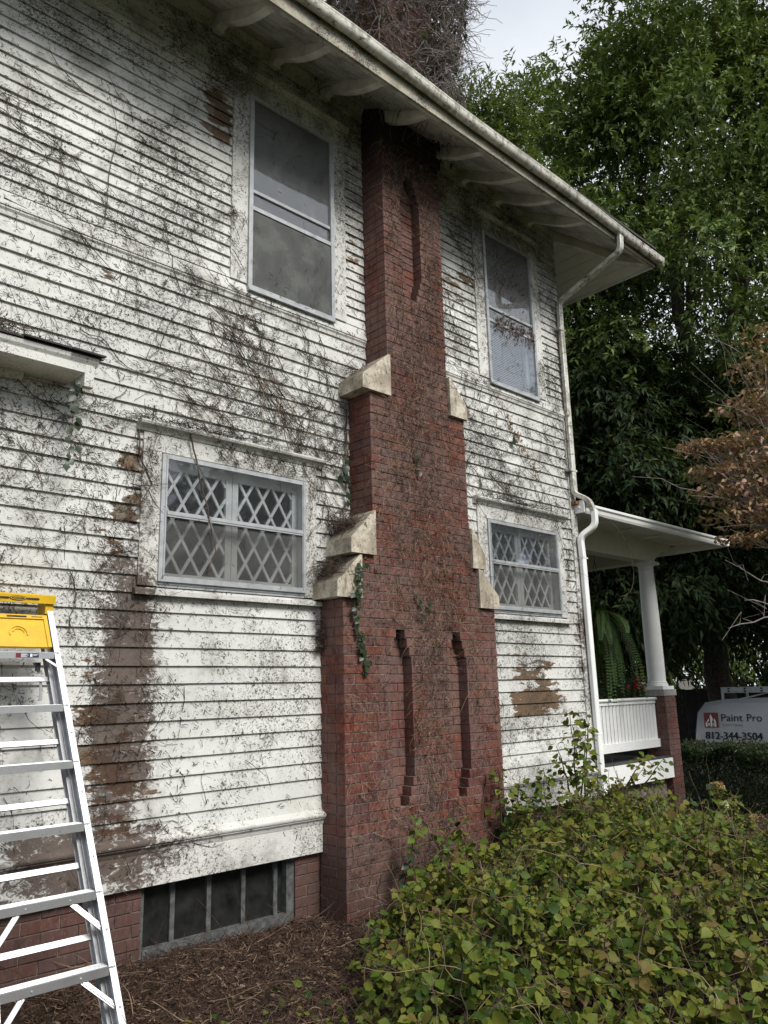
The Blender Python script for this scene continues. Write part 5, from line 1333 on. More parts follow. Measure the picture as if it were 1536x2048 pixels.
def shrub_pts(n):
    o = []
    while sum(len(a) for a in o) < n:
        x = rng.uniform(1.7, 9.0, n); y = rng.uniform(1.6, 4.95, n); h = hfun(x, y)
        keep = (rng.random(n) < np.clip(h/.32, 0, 1)) & (h > .05) & ~((x < 5.95) & (y > 4.60)) & (y < 4.9)
        keep &= rng.random(n) < np.clip(3.4/np.hypot(x*.9, y)+.25, 0, 1)
        x, y, h = x[keep], y[keep], h[keep]
        cl_ = .5+.5*np.sin(x*14+y*5+1.3*np.sin(y*9))*np.sin(y*15-x*6+1.1*np.sin(x*8)); kk_ = rng.random(len(x)) < .10+1.05*cl_; x, y, h = x[kk_], y[kk_], h[kk_]
        k = np.where(rng.random(len(x)) < .66, 1-.22*rng.random(len(x))**1.5, rng.random(len(x))); k = k+rng.normal(0, .035, len(x))
        o.append(np.stack([x, y, -1.61+h*np.clip(k, .03, 1.15)], 1))
    return np.concatenate(o)[:n]
sprig_c = []
NL = 11500
P_ = shrub_pts(NL)
# little leaf whorls: each point is a leaf, some in pairs around a shared node
nodes = shrub_pts(1500); rep = 4
W_ = np.repeat(nodes, rep, 0); a_ = rng.uniform(0, 2*math.pi, len(W_)); W_ = W_+np.stack([np.cos(a_)*.025, np.sin(a_)*.025, rng.normal(0, .03, len(W_))], 1)
C = np.concatenate([P_, W_]); n = len(C)
Dd = rand_dir(n); Dd[NL:] = np.stack([np.cos(a_), np.sin(a_), rng.normal(-.25, .3, len(W_))], 1)
Dd[:, 2] = Dd[:, 2]*.5-.25
gx = (hfun(C[:, 0]+.05, C[:, 1])-hfun(C[:, 0]-.05, C[:, 1]))/.1; gy = (hfun(C[:, 0], C[:, 1]+.05)-hfun(C[:, 0], C[:, 1]-.05))/.1
Nn = unit(np.stack([-gx*.7-.15, -gy*.7-.55, np.ones(n)], 1)+rng.normal(0, .42, (n, 3)))
dist = np.linalg.norm(C, axis=1)
big = rng.random(n)**2
Ln = (.026+.048*big)*np.where(rng.random(n) < .05, 1.35, 1); Wd = Ln*rng.uniform(.62, .95, n)
# upright sprays that break the outline: (foot, tip)
sprays = [((6.65, 4.45, -1.0), (6.62, 4.45, -.24)), ((6.7, 4.4, -1.0), (6.95, 4.5, -.42)), ((6.6, 4.5, -1.0), (6.5, 4.55, -.55)), ((7.2, 4.3, -1.0), (7.35, 4.1, -.68)), ((7.4, 4.2, -1.0), (7.5, 4.0, -.72)), ((5.62, 4.55, -1.2), (5.66, 4.58, -.66)), ((5.7, 4.5, -1.2), (5.85, 4.5, -.78)), ((4.7, 4.3, -1.45), (4.55, 4.35, -1.02)), ((4.75, 4.3, -1.45), (4.95, 4.4, -1.0)), ((6.1, 4.4, -1.2), (6.2, 4.5, -.72)), ((8.2, 3.9, -1.4), (8.4, 3.8, -1.15)), ((6.66, 4.42, -1.0), (6.8, 4.35, -.3)), ((4.35, 4.1, -1.55), (4.2, 4.15, -1.2))]
stm = MB(); SC, SD, SL = [], [], []
for a, b in sprays:
    pth = limb_path(a, b, 7, .12, .1); stm.tube(pth, [.009*(1-.1*k) for k in range(8)], 5)
    L_ = (Vector(b)-Vector(a)).length
    for k in range(int(16+46*L_)):
        t = rng.uniform(.12, 1.0); i = min(6, int(t*7)); p = np.array(pth[i].lerp(pth[i+1], t*7-i)); d = unit(rng.normal(0, 1, 3)*np.array([1, 1, .5])); l = rng.uniform(.01, .13)*(1.15-t*.6)
        SC.append(p+d*l); SD.append(d+np.array([0, 0, -.4])); SL.append(rng.uniform(.045, .085))
for k in range(720):                             # short shoots all over the mound
    q = shrub_pts(1)[0]; h = float(hfun(q[0], q[1])); a = (q[0], q[1], -1.61+h*.6); b = (q[0]+rng.normal(0, .08), q[1]+rng.normal(0, .08)-.03, -1.61+h+rng.uniform(.0, .15)*min(1, h/.25))
    pth = limb_path(a, b, 5, .2, .1); stm.tube(pth, [.004*(1-.12*i) for i in range(6)], 4)
    for j in range(int(rng.integers(12, 28))):
        t = rng.uniform(.25, 1.0); i = min(4, int(t*5)); p = np.array(pth[i].lerp(pth[i+1], t*5-i)); d = unit(rng.normal(0, 1, 3)*np.array([1, 1, .4])); SC.append(p+d*rng.uniform(.005, .03)); SD.append(d+np.array([0, 0, -.25])); SL.append(.024+.054*rng.random()**1.8)
SC, SD, SL = np.array(SC), np.array(SD), np.array(SL)
C = np.concatenate([C, SC]); Dd = np.concatenate([Dd, SD]); Nn = np.concatenate([Nn, unit(rng.normal(0, .5, SC.shape)+np.array([-.3, -.4, 1.]))]); Ln = np.concatenate([Ln, SL]); Wd = np.concatenate([Wd, SL*.8])
n = len(C)
part('stem', stm, M['deadstem'], sh, True, kind='stuff')
# the 300 leaves that show largest are pieces of their own
dep = C@np.array(Fv); pxx = 768+1565*(C@np.array(Rv))/dep; pyy = 1024-1565*(C@np.array(Uv))/dep
hh = (C[:, 2]+1.61)/np.maximum(hfun(C[:, 0], C[:, 1]), .05)
score = np.where((pxx > 5) & (pxx < 1530) & (pyy < 2040) & (hh > .82), Ln*Wd/dep**2, 0)
big_i = np.argsort(-score)[:300]; m_ = np.ones(n, bool); m_[big_i] = False
obj('leaves', leaf_mesh('leaves', C[m_], Dd[m_], Nn[m_], Ln[m_], Wd[m_], 'ovate', M['leaf_bush']), sh, kind='stuff')
one = []
for k in range(6):
    V1, F1 = leaf_arrays(np.zeros((1, 3)), np.array([[1., 0, 0]]), np.array([[0, 0, 1.]]), np.array([1.]), np.array([rnd.uniform(.66, .92)]), 'ovate')
    V1[:, 2] += rnd.uniform(-.08, .04)*V1[:, 0]**2; one.append(np_mesh('leaf', V1, F1, M['leaf_bush']))
def single_leaf(me, c, d, nrm, ln, parent):
    d = unit(np.array(d, float)); s_ = unit(np.cross(d, nrm)); u_n = np.cross(s_, d)
    o = obj('leaf', me, parent)
    mt = Matrix(((d[0], -s_[0], u_n[0]), (d[1], -s_[1], u_n[1]), (d[2], -s_[2], u_n[2])))
    o.rotation_euler = mt.to_euler(); o.scale = (ln, ln, ln); o.location = o.location+Vector(c); return o
for i in big_i: single_leaf(one[i % 6], C[i], Dd[i], Nn[i], float(Ln[i]), sh)
# dry runners over the shrub, woody stems inside
m = 620; q = shrub_pts(m); q[:, 2] = -1.61+hfun(q[:, 0], q[:, 1])*rng.uniform(.75, 1.12, m)
V, F = strands(q, rand_dir(m)*np.array([1, 1, .45]), rng.uniform(.12, .55, m), rng.uniform(.0016, .0036, m), 7, .28, .02)
obj('dry_runners', np_mesh('dry_runners', V, F, M['tanstem']), sh, kind='stuff')
m = 1800; q = shrub_pts(m); q[:, 2] = -1.61+hfun(q[:, 0], q[:, 1])*rng.uniform(.1, 1.0, m)
V, F = strands(q, rand_dir(m), rng.uniform(.1, .5, m), rng.uniform(.002, .005, m), 6, .25)
obj('inner_stems', np_mesh('inner_stems', V, F, M['deadstem']), sh, kind='stuff')
# brown seed clouds
m = 11000; hubs = shrub_pts(90); hubs = hubs[(hubs[:, 0] > 4.2)]; q = hubs[rng.integers(0, len(hubs), m)]; q = q+rng.normal(0, 1, (m, 3))*np.array([.07, .06, .05])+np.array([0, 0, .03])
obj('seed_heads', leaf_mesh('seed_heads', q, rand_dir(m), rand_dir(m), rng.uniform(.010, .022, m), rng.uniform(.006, .012, m), 'lance', M['leaf_dead']), sh, kind='stuff')

# slender sapling against the chimney
sp = thing('sapling', 'slender green sapling with bright top leaves standing against the brick chimney', 'plant', (4.42, 4.52, -1.61))
sb = [Vector((4.36, 4.52, -1.6)), Vector((4.40, 4.50, -1.35)), Vector((4.46, 4.48, -1.15)), Vector((4.50, 4.47, -.95))]
mb = MB(); mb.tube(sb, [.006, .005, .004, .003], 5); part('stem', mb, M['deadstem'], sp)
fresh = []
for k in range(3):
    V1, F1 = leaf_arrays(np.zeros((1, 3)), np.array([[1., 0, 0]]), np.array([[0, 0, 1.]]), np.array([1.]), np.array([.72]), 'ovate'); fresh.append(np_mesh('leaf', V1, F1, M['leaf_fresh'] if k else M['leaf_ivy']))
for k in range(24):
    t = .12+.88*k/23; i = min(2, int(t*3)); p = sb[i].lerp(sb[i+1], t*3-i); a = k*2.4
    single_leaf(fresh[0 if t < .62 else 1+k % 2], p+Vector((0, -.004, 0)), (math.cos(a), math.sin(a)*.7-.2, -.3 if t < .9 else .5), (0.2, -.7, .7), rnd.uniform(.055, .095), sp)

# panicle hydrangea on the mulch
hy_ = thing('hydrangea', 'hydrangea with one tan and one pale green flower head on the mulch before the hedge', 'plant', (10.05, 4.69, -1.66))
hb0 = Vector((10.05, 4.69, -1.67)); heads = [(Vector((10.08, 4.68, -1.28)), .13, .085, 'hyd_yellow'), (Vector((10.05, 4.60, -1.48)), .08, .085, 'hyd_white'), (Vector((9.86, 4.42, -1.62)), .06, .07, 'hyd_yellow'), (Vector((9.75, 4.46, -1.69)), .04, .05, 'hyd_white'), (Vector((10.1, 4.30, -1.60)), .05, .055, 'hyd_yellow'), (Vector((10.0, 4.52, -1.60)), .05, .06, 'hyd_yellow')]
mb = MB()
for c, *_ in heads: mb.tube([hb0, hb0.lerp(c, .6)+Vector((0, 0, .03)), c], [.007, .005, .004], 5)
part('stem', mb, M['deadstem'], hy_)
for c, rz, rx_, mt_ in heads:
    m = 260; d = rand_dir(m); q = np.array(c)+d*np.array([rx_, rx_, rz])*(1-.5*np.clip(d[:, 2:3], 0, 1))*rng.uniform(.7, 1.12, (m, 1)); d = d+rng.normal(0, .7, d.shape)
    obj('flower_head', leaf_mesh('flower_head', q, unit(np.cross(d, rand_dir(m))), d, rng.uniform(.018, .032, m), rng.uniform(.016, .028, m), 'ovate', M[mt_]), hy_)
for k in range(22):
    z = rnd.uniform(-1.62, -1.24); a = rnd.uniform(0, 6.28)
    single_leaf(fresh[k % 2], hb0+Vector((-.06*(z+1.67), .05*(z+1.67), z+1.67)), (math.cos(a), math.sin(a), -.25), (-.3, -.3, 1), rnd.uniform(.12, .19), hy_)

# ------------------------------------------------------------------ dead vines on the walls
def wall_vine(pts, r0, jitter=.02, y=4.974):
    """pts (x,z); returns a stem that wanders about the polyline just off the boards"""
    P_ = np.array(pts, float); seg = np.r_[0, np.cumsum(np.hypot(*np.diff(P_, axis=0).T))]; n_ = max(6, int(seg[-1]/.05)); t = np.linspace(0, seg[-1], n_)
    x = np.interp(t, seg, P_[:, 0])+np.cumsum(rng.normal(0, jitter*.25, n_))*.5; z = np.interp(t, seg, P_[:, 1])+np.cumsum(rng.normal(0, jitter*.25, n_))*.5
    return [Vector((a, y-abs(rng.normal(0, .006)), b)) for a, b in zip(x, z)], [r0*(1-.55*i/n_) for i in range(n_)]
main = thing('dead_vine', 'thick bundle of brown dead vine hanging diagonally below the upper left window', 'vine', (3.3, 4.97, 2.4))
mb = MB()
for k in range(44):
    s0, L_ = rng.uniform(-.05, .75), rng.uniform(.12, .5); A = np.array((2.86, 2.98)); B = np.array((3.92, 1.92))
    c0_ = A+(B-A)*s0+rng.normal(0, .05, 2)+np.array((.05, -.06))*math.sin(s0*6); c1_ = c0_+(B-A)*L_*np.array((rng.uniform(.5, 1.3), rng.uniform(.5, 1.3)))+rng.normal(0, .06, 2)
    pth, rr_ = wall_vine([c0_, (c0_+c1_)/2+rng.normal(0, .045, 2), c1_], rng.uniform(.002, .0048), .07, 4.966); mb.tube(pth, rr_, 4)
part('stem', mb, M['deadstem'], main, kind='stuff'); mb = MB()
for k in range(18):
    s0 = rng.uniform(0, .9); p = np.array((2.86, 2.98))+np.array((1.06, -1.06))*s0+rng.normal(0, .05, 2); d = rng.normal(0, 1, 2)*np.array((.3, .22))
    pth, rr_ = wall_vine([p, p+d*.5+rng.normal(0, .03, 2), p+d], .0025, .03, 4.964); mb.tube(pth, rr_, 4)
part('dry_tendrils', mb, M['tanstem'], main, kind='stuff')
spec = [  # label, polyline points, radius
    ('thin dead vine slanting across the boards above the low left window', [(1.35, 3.2), (1.85, 3.15), (2.1, 2.95)], .005),
    ('long dead vine stem trailing across the low left window glass', [(2.72, 1.95), (2.78, 1.72), (2.9, 1.3), (2.98, 1.0), (2.93, .85)], .0075),
    ('dead vine stem running down the left edge of the chimney between its stones', [(4.28, 2.42), (4.27, 2.0), (4.30, 1.7), (4.36, 1.5)], .008),
    ('dead vine stem curling beside the casing at the left of the low window', [(2.36, 1.86), (2.36, 1.62), (2.46, 1.45), (2.33, 1.2), (2.2, 1.12)], .006),
    ('dead vine stem hanging from the ledge at the right above the right low window', [(6.25, 2.2), (6.55, 2.02), (6.95, 1.95), (7.3, 1.86)], .006),
    ('thin dead stem climbing the boards left of the upper left window', [(2.02, 3.3), (2.03, 3.7), (2.08, 4.1), (2.0, 4.4)], .004)]
for lab, pl_, r0 in spec:
    v_ = thing('dead_vine', lab, 'vine', (pl_[0][0], 4.97, pl_[0][1])); mb = MB()
    for k in range(1):
        yv = 4.935 if 'glass' in lab else 4.966
        pth, rr_ = wall_vine([(a+.045*k, b) for a, b in pl_], r0, .03, yv); mb.tube(pth, rr_, 5)
        for j in range(0, len(pth)-2, 3):
            d = Vector((rng.normal(0, .06), 0, rng.normal(-.02, .05))); mb.tube([pth[j], pth[j]+d*.6, pth[j]+d+Vector((rng.normal(0, .02), 0, 0))], [r0*.5, r0*.35, r0*.2], 4)
    part('stem', mb, M['deadstem'] if r0 > .004 else M['root'], v_)
# nobody could count the rootlets and tendril scraps left on boards and bricks
def scatter_wall(n):
    x = rng.uniform(.4, 7.8, n); z = rng.uniform(-1.1, 5.65, n)
    w_ = np.where((z < .6) & (x > 2.75), .10, .20)+.25*np.exp(-((x-3.6)/.8)**2-((z-2.2)/.9)**2)+1.3*np.exp(-((x-2.3)/.30)**2-((z-.2)/1.6)**2)+.35*np.exp(-((z-3.4)/.35)**2)+np.where(x > 5.6, .32*np.clip((z-1.2)/2.5, .15, 1), 0)+.3*np.exp(-((z+1.0)/.25)**2)*(x < 3.0)+.55*np.exp(-((x-7.62)/.12)**2-((z-1.2)/.8)**2)+.12*np.clip((z-4.3)/1.2, 0, 1)
    w_ = w_*1.5*np.clip(.5+.9*np.sin(x*3.1+z*1.7+np.sin(z*3))*np.sin(z*2.7-x*1.3)+.5*np.sin(x*9+z*4)*np.sin(z*11-x*3), .08, 1.6)
    ok = rng.random(n) < w_
    inwin = np.zeros(n, bool)
    for a, b, c, d in ((3.22, 4.16, 3.23, 5.09), (6.33, 7.25, 3.23, 5.09), (2.53, 3.83, .77, 1.70), (6.15, 7.39, .77, 1.70)): inwin |= (x > a) & (x < b) & (z > c) & (z < d)
    ok &= ~inwin | (rng.random(n) < .12)
    for t in TIER: ok &= ~((z > t[0]) & (z < t[1]) & (x > t[2]) & (x < t[3]))
    ok &= ~((x < 2.0) & (z < .6) & (rng.random(n) < .5))
    return x[ok], z[ok], inwin[ok]
x, z, iw = scatter_wall(60000); m = len(x)
long_ = rng.random(m) < .07*np.where((x > 2.9) & (z < .6), .3, 1)
ang = np.where(rng.random(m) < .7, rng.normal(-.85, .5, m), rng.uniform(-3.14, 3.14, m))
d = np.stack([np.cos(ang), rng.normal(0, .05, m), np.sin(ang)], 1)
yy = np.where(iw, 4.940, 4.976)-rng.random(m)*.010
trim = ((x > 3.03) & (x < 4.35) & (z > 3.15)) | ((x > 6.15) & (x < 7.43) & (z > 3.15)) | ((z > .65) & (z < 1.92) & (((x > 2.36) & (x < 3.99)) | ((x > 5.98) & (x < 7.56)))) | (np.abs(z-3.2) < .09) | (x > 7.7) | (z < -.85)
yy = np.where(trim & ~iw, 4.958-rng.random(m)*.008, yy)
V, F = strands(np.stack([x, yy, z], 1), d, np.where(long_, rng.uniform(.12, .42, m), rng.uniform(.012, .055, m)), np.where(long_, rng.uniform(.0014, .0030, m), rng.uniform(.0013, .0036, m)), 4, .32)
V[:, 1] = np.where(V[:, 1] > 4.99, 4.985, V[:, 1]); 
obj('vine_rootlets', np_mesh('vine_rootlets', V, F, M['root']), kind='stuff', label='dark dry rootlets and vine scraps clinging all over the white boards', cat='vine remains')
# branching trails of thin dead stems with tufts of rootlets
def trails(n):
    st_m, rt = MB(), []
    def blocked(x, z):
        for q in ((3.22, 4.16, 3.23, 5.09), (6.33, 7.25, 3.23, 5.09), (2.53, 3.83, .77, 1.70), (6.15, 7.39, .77, 1.70)):
            if q[0] < x < q[1] and q[2] < z < q[3]: return True
        t = tier_at(z); return t[2]-.01 < x < t[3]+.01 or x > 7.78 or z > 5.5 or z < -1.1
    def ywall(x, z):
        tr = (3.03 < x < 4.35 and z > 3.15) or (6.15 < x < 7.43 and z > 3.15) or (.65 < z < 1.92 and (2.36 < x < 3.99 or 5.98 < x < 7.56)) or abs(z-3.2) < .09 or x > 7.7 or z < -.85
        return 4.95 if tr else 4.971
    def grow(x, z, a, L_, r, depth):
        pts = []; a0 = a; s = 0
        while s < L_:
            if blocked(x, z): break
            pts.append(Vector((x, ywall(x, z)-.004*rng.random(), z)))
            if rng.random() < .42:
                for _ in range(int(rng.integers(1, 5))): rt.append((x, pts[-1].y, z))
            if depth < 2 and rng.random() < .13: grow(x, z, a+rng.choice((-1, 1))*rng.uniform(.4, 1.1), L_*rng.uniform(.25, .6), r*.65, depth+1)
            a += rng.normal(0, .22)+(a0-a)*.15; x += math.cos(a)*.035; z += math.sin(a)*.035; s += .035
        if len(pts) > 2: st_m.tube(pts, [r*(1-.6*i/len(pts)) for i in range(len(pts))], 4)
    zones = [((2.4, 4.1), (1.95, 3.25), .24), ((.9, 3.1), (3.2, 4.5), .10), ((3.85, 4.3), (.9, 2.6), .08), ((5.6, 7.7), (1.9, 3.2), .12), ((5.4, 6.2), (3.3, 5.2), .06), ((7.2, 7.7), (1.4, 5.), .06), ((.9, 2.5), (.4, 2.6), .08), ((2.4, 3.9), (1.65, 1.95), .04)]
    for zx, zz_, w_ in zones:
        for _ in range(int(n*w_)):
            grow(rng.uniform(*zx), rng.uniform(*zz_), rng.normal(-.8, .35) if rng.random() < .7 else rng.uniform(-3.1, 3.1), rng.uniform(.25, 1.25), rng.uniform(.0016, .0042), 0)
    return st_m, np.array(rt)
tm, rt = trails(230)
obj('vine_trails', tm.mesh('vine_trails', M['deadstem']), kind='stuff', label='branching thin stems of dead vine spread over the white boards', cat='vine remains')
m = len(rt); ang = rng.uniform(-3.14, 3.14, m)
V, F = strands(rt, np.stack([np.cos(ang), rng.normal(0, .15, m), np.sin(ang)], 1), rng.uniform(.012, .06, m), rng.uniform(.0010, .0026, m), 3, .4)
V[:, 1] = np.minimum(V[:, 1], 4.986)
obj('rootlet_tufts', np_mesh('rootlet_tufts', V, F, M['root']), kind='stuff', label='tufts of brown rootlets along the dead vine trails on the boards', cat='vine remains')
# the same on the chimney face
def on_chim(n, pale):
    z = rng.uniform(-1.4, 5.2, n); x = rng.uniform(3.95, 5.9, n); ok = np.zeros(n, bool)
    for t in TIER: ok |= (z > t[0]) & (z < t[1]) & (x > t[2]) & (x < t[3])
    for q_ in NICHE: ok &= ~((x > q_[0]-.01) & (x < q_[1]+.005) & (z > q_[2]) & (z < q_[3]+.03))
    ctr = 4.95+.1*np.sin(z*2.2); w_ = .25+.8*np.exp(-((x-ctr)/.42)**2)*np.where(z > 0, 1., .75)
    ok &= rng.random(n) < w_
    return x[ok], z[ok]
for nm, n_, mt_, lab in (('chimney_rootlets', 21000, 'root', 'dark rootlets clinging to the red brick chimney face'), ('chimney_tendrils', 15000, 'tanstem', 'dry tan tendrils hanging over the red brick chimney face')):
    x, z = on_chim(n_, mt_ == 'tanstem'); m = len(x); ang = rng.normal(-1.4, .7, m)
    L_ = np.where(rng.random(m) < (.1 if mt_ == 'root' else .22), rng.uniform(.1, .28, m), rng.uniform(.015, .07, m))
    V, F = strands(np.stack([x, np.full(m, CY-.004)-rng.random(m)*.018, z], 1), np.stack([np.cos(ang), rng.normal(0, .12, m), np.sin(ang)], 1), L_, rng.uniform(.0012, .0028, m), 4, .4)
    obj(nm, np_mesh(nm, V, F, M[mt_]), kind='stuff', label=lab, cat='vine remains')
mb = MB()
x, z = on_chim(46, True)
for a, b in zip(x, z):
    pth = [Vector((a, CY-.012, b))]; d = Vector((rng.normal(0, .4), 0, -1)).normalized()
    for k in range(9): d = (d+Vector((rng.normal(0, .3), rng.normal(0, .05), 0))).normalized(); pth.append(pth[-1]+d*rng.uniform(.04, .09)); pth[-1].y = CY-.01-.012*rng.random()
    mb.tube(pth, [.004*(1-.07*k) for k in range(10)], 4)
obj('chimney_stems', mb.mesh('chimney_stems', M['deadstem']), kind='stuff', label='brown dead vine stems creeping down the chimney face', cat='vine remains')

def twig_heap(name, label, c, r, n, mat, ln=(.05, .16)):
    q = np.array(c)+rng.normal(0, 1, (n, 3))*np.array(r); q[:, 2] = np.maximum(q[:, 2], c[2]-r[2])
    V, F = strands(q, rand_dir(n)*np.array([1, .8, .5])+np.array([.2, 0, -.15]), rng.uniform(ln[0], ln[1], n), rng.uniform(.0015, .0034, n), 4, .35)
    return obj(name, np_mesh(name, V, F, mat), kind='stuff', label=label, cat='debris')
twig_heap('twig_heap', 'heap of dry brown twigs lodged on the middle left chimney stone', (4.17, 4.86, 1.36), (.06, .09, .055), 520, M['deadstem'])
twig_heap('twig_heap', 'heap of dry brown twigs lodged on the lowest left chimney stone', (4.0, 4.86, .96), (.06, .09, .05), 440, M['deadstem'])
twig_heap('twig_heap', 'scatter of dry twigs on the top left chimney stone', (4.36, 4.9, 2.78), (.05, .06, .04), 90, M['deadstem'])
twig_heap('twig_heap', 'wad of dead leaves wedged beside the chimney below the low window sill', (3.965, 4.95, .42), (.022, .03, .07), 320, M['deadstem'], (.03, .08))
twig_heap('twig_heap', 'pile of dry twigs and leaves lying on the door hood', (1.2, 4.80, 2.225), (.22, .06, .03), 600, M['deadstem'])
twig_heap('twig_heap', 'dry twigs lying along the ledge over the low left window', (2.75, 4.925, 1.925), (.35, .02, .012), 260, M['root'])
twig_heap('twig_heap', 'dry twigs lying along the ledge over the right low window', (6.6, 4.925, 1.925), (.4, .02, .012), 200, M['root'])
# dead leaves caught on the upper right window
m = 240; q = np.stack([rng.uniform(6.45, 7.2, m), rng.uniform(4.925, 4.942, m), 4.02+np.abs(rng.normal(0, .05, m))*np.where(rng.random(m) < .5, 1, -1.6)], 1)
q2 = np.stack([rng.normal(6.78, .17, 120), np.full(120, 4.938), rng.normal(4.62, .22, 120)], 1); q = np.concatenate([q, q2]); m = len(q)
obj('dead_leaves', leaf_mesh('dead_leaves', q, unit(rng.normal(0, .4, (m, 3))+np.array([0, 0, -1.])), unit(rng.normal(0, .4, (m, 3))+np.array([0, -1., 0])), rng.uniform(.02, .075, m), rng.uniform(.012, .03, m), 'lance', M['leaf_dead']), kind='stuff', label='dead leaves and stalks stuck across the upper right window', cat='debris')

# ------------------------------------------------------------------ ivy strands
ivm = []
for k in range(3):
    V1, F1 = leaf_arrays(np.zeros((1, 3)), np.array([[1., 0, 0]]), np.array([[0, 0, 1.]]), np.array([1.]), np.array([.85]), 'ovate'); ivm.append(np_mesh('leaf', V1, F1, M['leaf_ivy']))
def ivy(label, pts, n, ln, spread):
    t = thing('ivy', label, 'ivy', pts[0]); P_ = [Vector(p) for p in pts]; mb = MB(); mb.tube(P_, .003, 4); part('stem', mb, M['deadstem'], t)
    for k in range(n):
        s_ = (k+.3*rnd.random())/n*(len(P_)-1); i = min(len(P_)-2, int(s_)); p = P_[i].lerp(P_[i+1], s_-i)+Vector((rnd.gauss(0, spread), -.008-rnd.random()*.012, rnd.gauss(0, spread)))
        single_leaf(ivm[k % 3], p, (rnd.gauss(0, 1), -.2, -.6-rnd.random()), (rnd.gauss(0, .3), -1, .35), rnd.uniform(*ln), t)
ivy('green ivy trailing down from the lowest left chimney stone over the bricks', [(4.14, 4.65, 1.03), (4.10, 4.645, .85), (4.09, 4.645, .72), (4.10, 4.68, .52), (4.17, 4.685, .32), (4.22, 4.685, .16)], 60, (.035, .065), .016)
ivy('single green ivy strand hanging from the end of the door hood', [(1.80, 4.74, 1.99), (1.81, 4.76, 1.78), (1.82, 4.77, 1.58), (1.80, 4.77, 1.42)], 16, (.04, .07), .018)
ivy('few ivy leaves beside the chimney edge above the low window', [(4.22, 4.95, 1.95), (4.24, 4.95, 1.78), (4.26, 4.95, 1.62)], 10, (.05, .085), .02)
ivy('small green vine shoot on the middle of the chimney below the upper stones', [(4.86, 4.68, 2.06), (4.87, 4.68, 1.9)], 5, (.045, .075), .02)
ivy('thin leafy shoots low on the chimney between the two slots', [(4.80, 4.68, .78), (4.9, 4.68, .66), (4.98, 4.68, .72)], 9, (.035, .06), .03)
ivy('rust brown creeper with one green leaf on the boards right of the chimney', [(6.62, 4.965, 2.93), (6.72, 4.965, 2.62), (6.9, 4.965, 2.36), (7.15, 4.965, 2.25)], 1, (.10, .11), .01)
m = 90; t_ = rng.random(m); q = np.stack([6.62+.55*t_+rng.normal(0, .02, m), np.full(m, 4.962), 2.93-.68*t_**.8+rng.normal(0, .03, m)], 1)
obj('dead_leaves', leaf_mesh('dead_leaves', q, rand_dir(m), unit(rng.normal(0, .5, (m, 3))+np.array([0, -1, 0])), rng.uniform(.02, .05, m), rng.uniform(.012, .03, m), 'ovate', M['leaf_dog']), kind='stuff', label='rust brown withered leaves in a streak on the boards right of the chimney', cat='debris')

# ------------------------------------------------------------------ vine mass round the chimney stack above the roof
vm = thing('vine_mass', 'huge tangle of dead grey vine wrapped round the chimney stack above the roof', 'vine', (4.9, 4.8, 5.6))
n = 7200; a_ = rng.uniform(0, 2*math.pi, n); z = rng.uniform(5.35, 9.2, n); rx_ = .62+.22*np.clip(z-5.5, 0, 1.6)+.1*np.sin(a_*3+z*2)
q = np.stack([4.86+np.cos(a_)*rx_*1.05-.12, 4.86+np.sin(a_)*rx_*.75, z], 1)
q = q[q[:, 2] > 5.22+(q[:, 1]-4.15)*.62]
V, F = strands(q, rand_dir(len(q))*np.array([1, 1, 1])+np.array([0, 0, -.6]), rng.uniform(.15, .55, len(q)), rng.uniform(.002, .006, len(q)), 6, .38)
obj('dead_stems', np_mesh('dead_stems', V, F, M['grey_stem'] if 'grey_stem' in M else M['deadstem']), vm, kind='stuff')
n = 5200; a_ = rng.uniform(0, 2*math.pi, n); z = rng.uniform(5.3, 9.2, n); rr_ = (.35+.65*rng.random(n)**.4)*(.66+.22*np.clip(z-5.5, 0, 1.6)+.1*np.sin(a_*3+z*2))
q = np.stack([4.74+np.cos(a_)*rr_*1.05, 4.86+np.sin(a_)*rr_*.75, z], 1); q = q[q[:, 2] > 5.22+(q[:, 1]-4.15)*.62]; n = len(q)
obj('dead_foliage', leaf_mesh('dead_foliage', q, unit(rand_dir(n)+np.array([0, 0, -.9])), rand_dir(n), rng.uniform(.04, .11, n), rng.uniform(.03, .07, n), 'ovate', M['leaf_dead']), vm, kind='stuff')
# curtains hanging at its right side
n = 240; s0 = np.stack([rng.uniform(5.2, 5.66, n), rng.uniform(4.45, 5.2, n), rng.uniform(5.9, 8.4, n)], 1)
V, F = strands(s0, np.tile([0.05, 0, -1.], (n, 1)), rng.uniform(.3, 1.0, n), rng.uniform(.002, .004, n), 6, .2, .4)
keep = None
obj('hanging_stems', np_mesh('hanging_stems', V, F, M['deadstem']), vm, kind='stuff')
n = 1500; q = np.stack([5.2+.46*rng.random(n)**1.3, rng.uniform(4.45, 5.2, n), rng.uniform(5.45, 8.6, n)], 1)
obj('hanging_leaves', leaf_mesh('hanging_leaves', q, unit(rng.normal(0, .4, (n, 3))+np.array([0, 0, -1.])), rand_dir(n), rng.uniform(.05, .12, n), rng.uniform(.03, .06, n), 'ovate', M['leaf_dead2'] if 'leaf_dead2' in M else M['leaf_dead']), vm, kind='stuff')

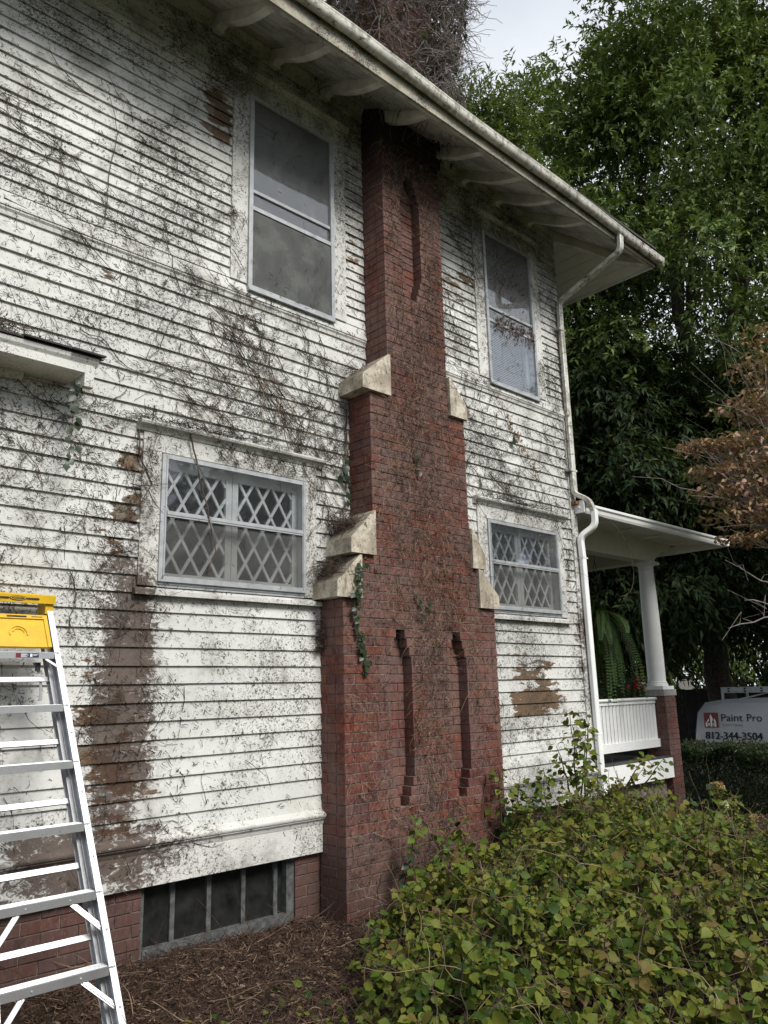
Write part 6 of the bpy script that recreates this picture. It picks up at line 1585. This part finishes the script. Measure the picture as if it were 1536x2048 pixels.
# ------------------------------------------------------------------ litter on the ground
def gnd(n, x0, x1, y0, y1):
    x = rng.uniform(x0, x1, n); y = rng.uniform(y0, y1, n); z = gz(x)+.03*np.sin(x*2.3+y*1.1)*np.sin(y*2.9-x*.7)-.02; return x, y, z
x, y, z = gnd(9000, 1.7, 4.4, 2.6, 5.02); m = len(x)
V, F = strands(np.stack([x, y, z+.012+rng.random(m)*.03], 1), rand_dir(m)*np.array([1, 1, .22]), np.where(rng.random(m) < .08, rng.uniform(.2, .5, m), rng.uniform(.03, .14, m)), rng.uniform(.0012, .0035, m), 4, .3)
obj('ground_twigs', np_mesh('ground_twigs', V, F, M['brown_twig']), kind='stuff')
x, y, z = gnd(1100, 1.7, 4.4, 2.6, 5.02); m = len(x)
V, F = strands(np.stack([x, y, z+.02+rng.random(m)*.03], 1), rand_dir(m)*np.array([1, 1, .25]), np.where(rng.random(m) < .15, rng.uniform(.2, .6, m), rng.uniform(.03, .12, m)), rng.uniform(.0012, .003, m), 6, .22)
obj('dry_stalks', np_mesh('dry_stalks', V, F, M['tanstem']), kind='stuff')
x, y, z = gnd(12000, 1.7, 4.6, 2.4, 5.02); x2, y2, z2 = gnd(16000, 7.2, 13.5, 2.2, 5.6); x = np.r_[x, x2]; y = np.r_[y, y2]; z = np.r_[z, z2]; m = len(x)
obj('mulch_chips', leaf_mesh('mulch_chips', np.stack([x, y, z+.008+.02*rng.random(m)], 1), rand_dir(m)*np.array([1, 1, .3]), unit(rng.normal(0, .45, (m, 3))+np.array([0, 0, 1])), rng.uniform(.012, .05, m), rng.uniform(.008, .024, m), 'lance', M['chip']), kind='stuff')
# creeping greens at the front edge
m = 520; x, y, z = gnd(m, 2.1, 3.6, 2.9, 4.15); keep = (rng.random(m) < np.clip(.8-(y-3.0)*.75, .03, 1)); x, y, z = x[keep], y[keep], z[keep]; m = len(x)
obj('ground_ivy', leaf_mesh('ground_ivy', np.stack([x, y, z+.03+.05*rng.random(m)], 1), rand_dir(m)*np.array([1, 1, .25]), unit(rng.normal(0, .35, (m, 3))+np.array([0, -.2, 1])), rng.uniform(.03, .075, m), rng.uniform(.02, .055, m), 'ovate', M['leaf_bush']), kind='stuff')

# ------------------------------------------------------------------ settle everything: ground by the wall at z = 0, wall at y = 0
for o in list(S.objects):
    if o.parent is None: o.location = o.location+OFF
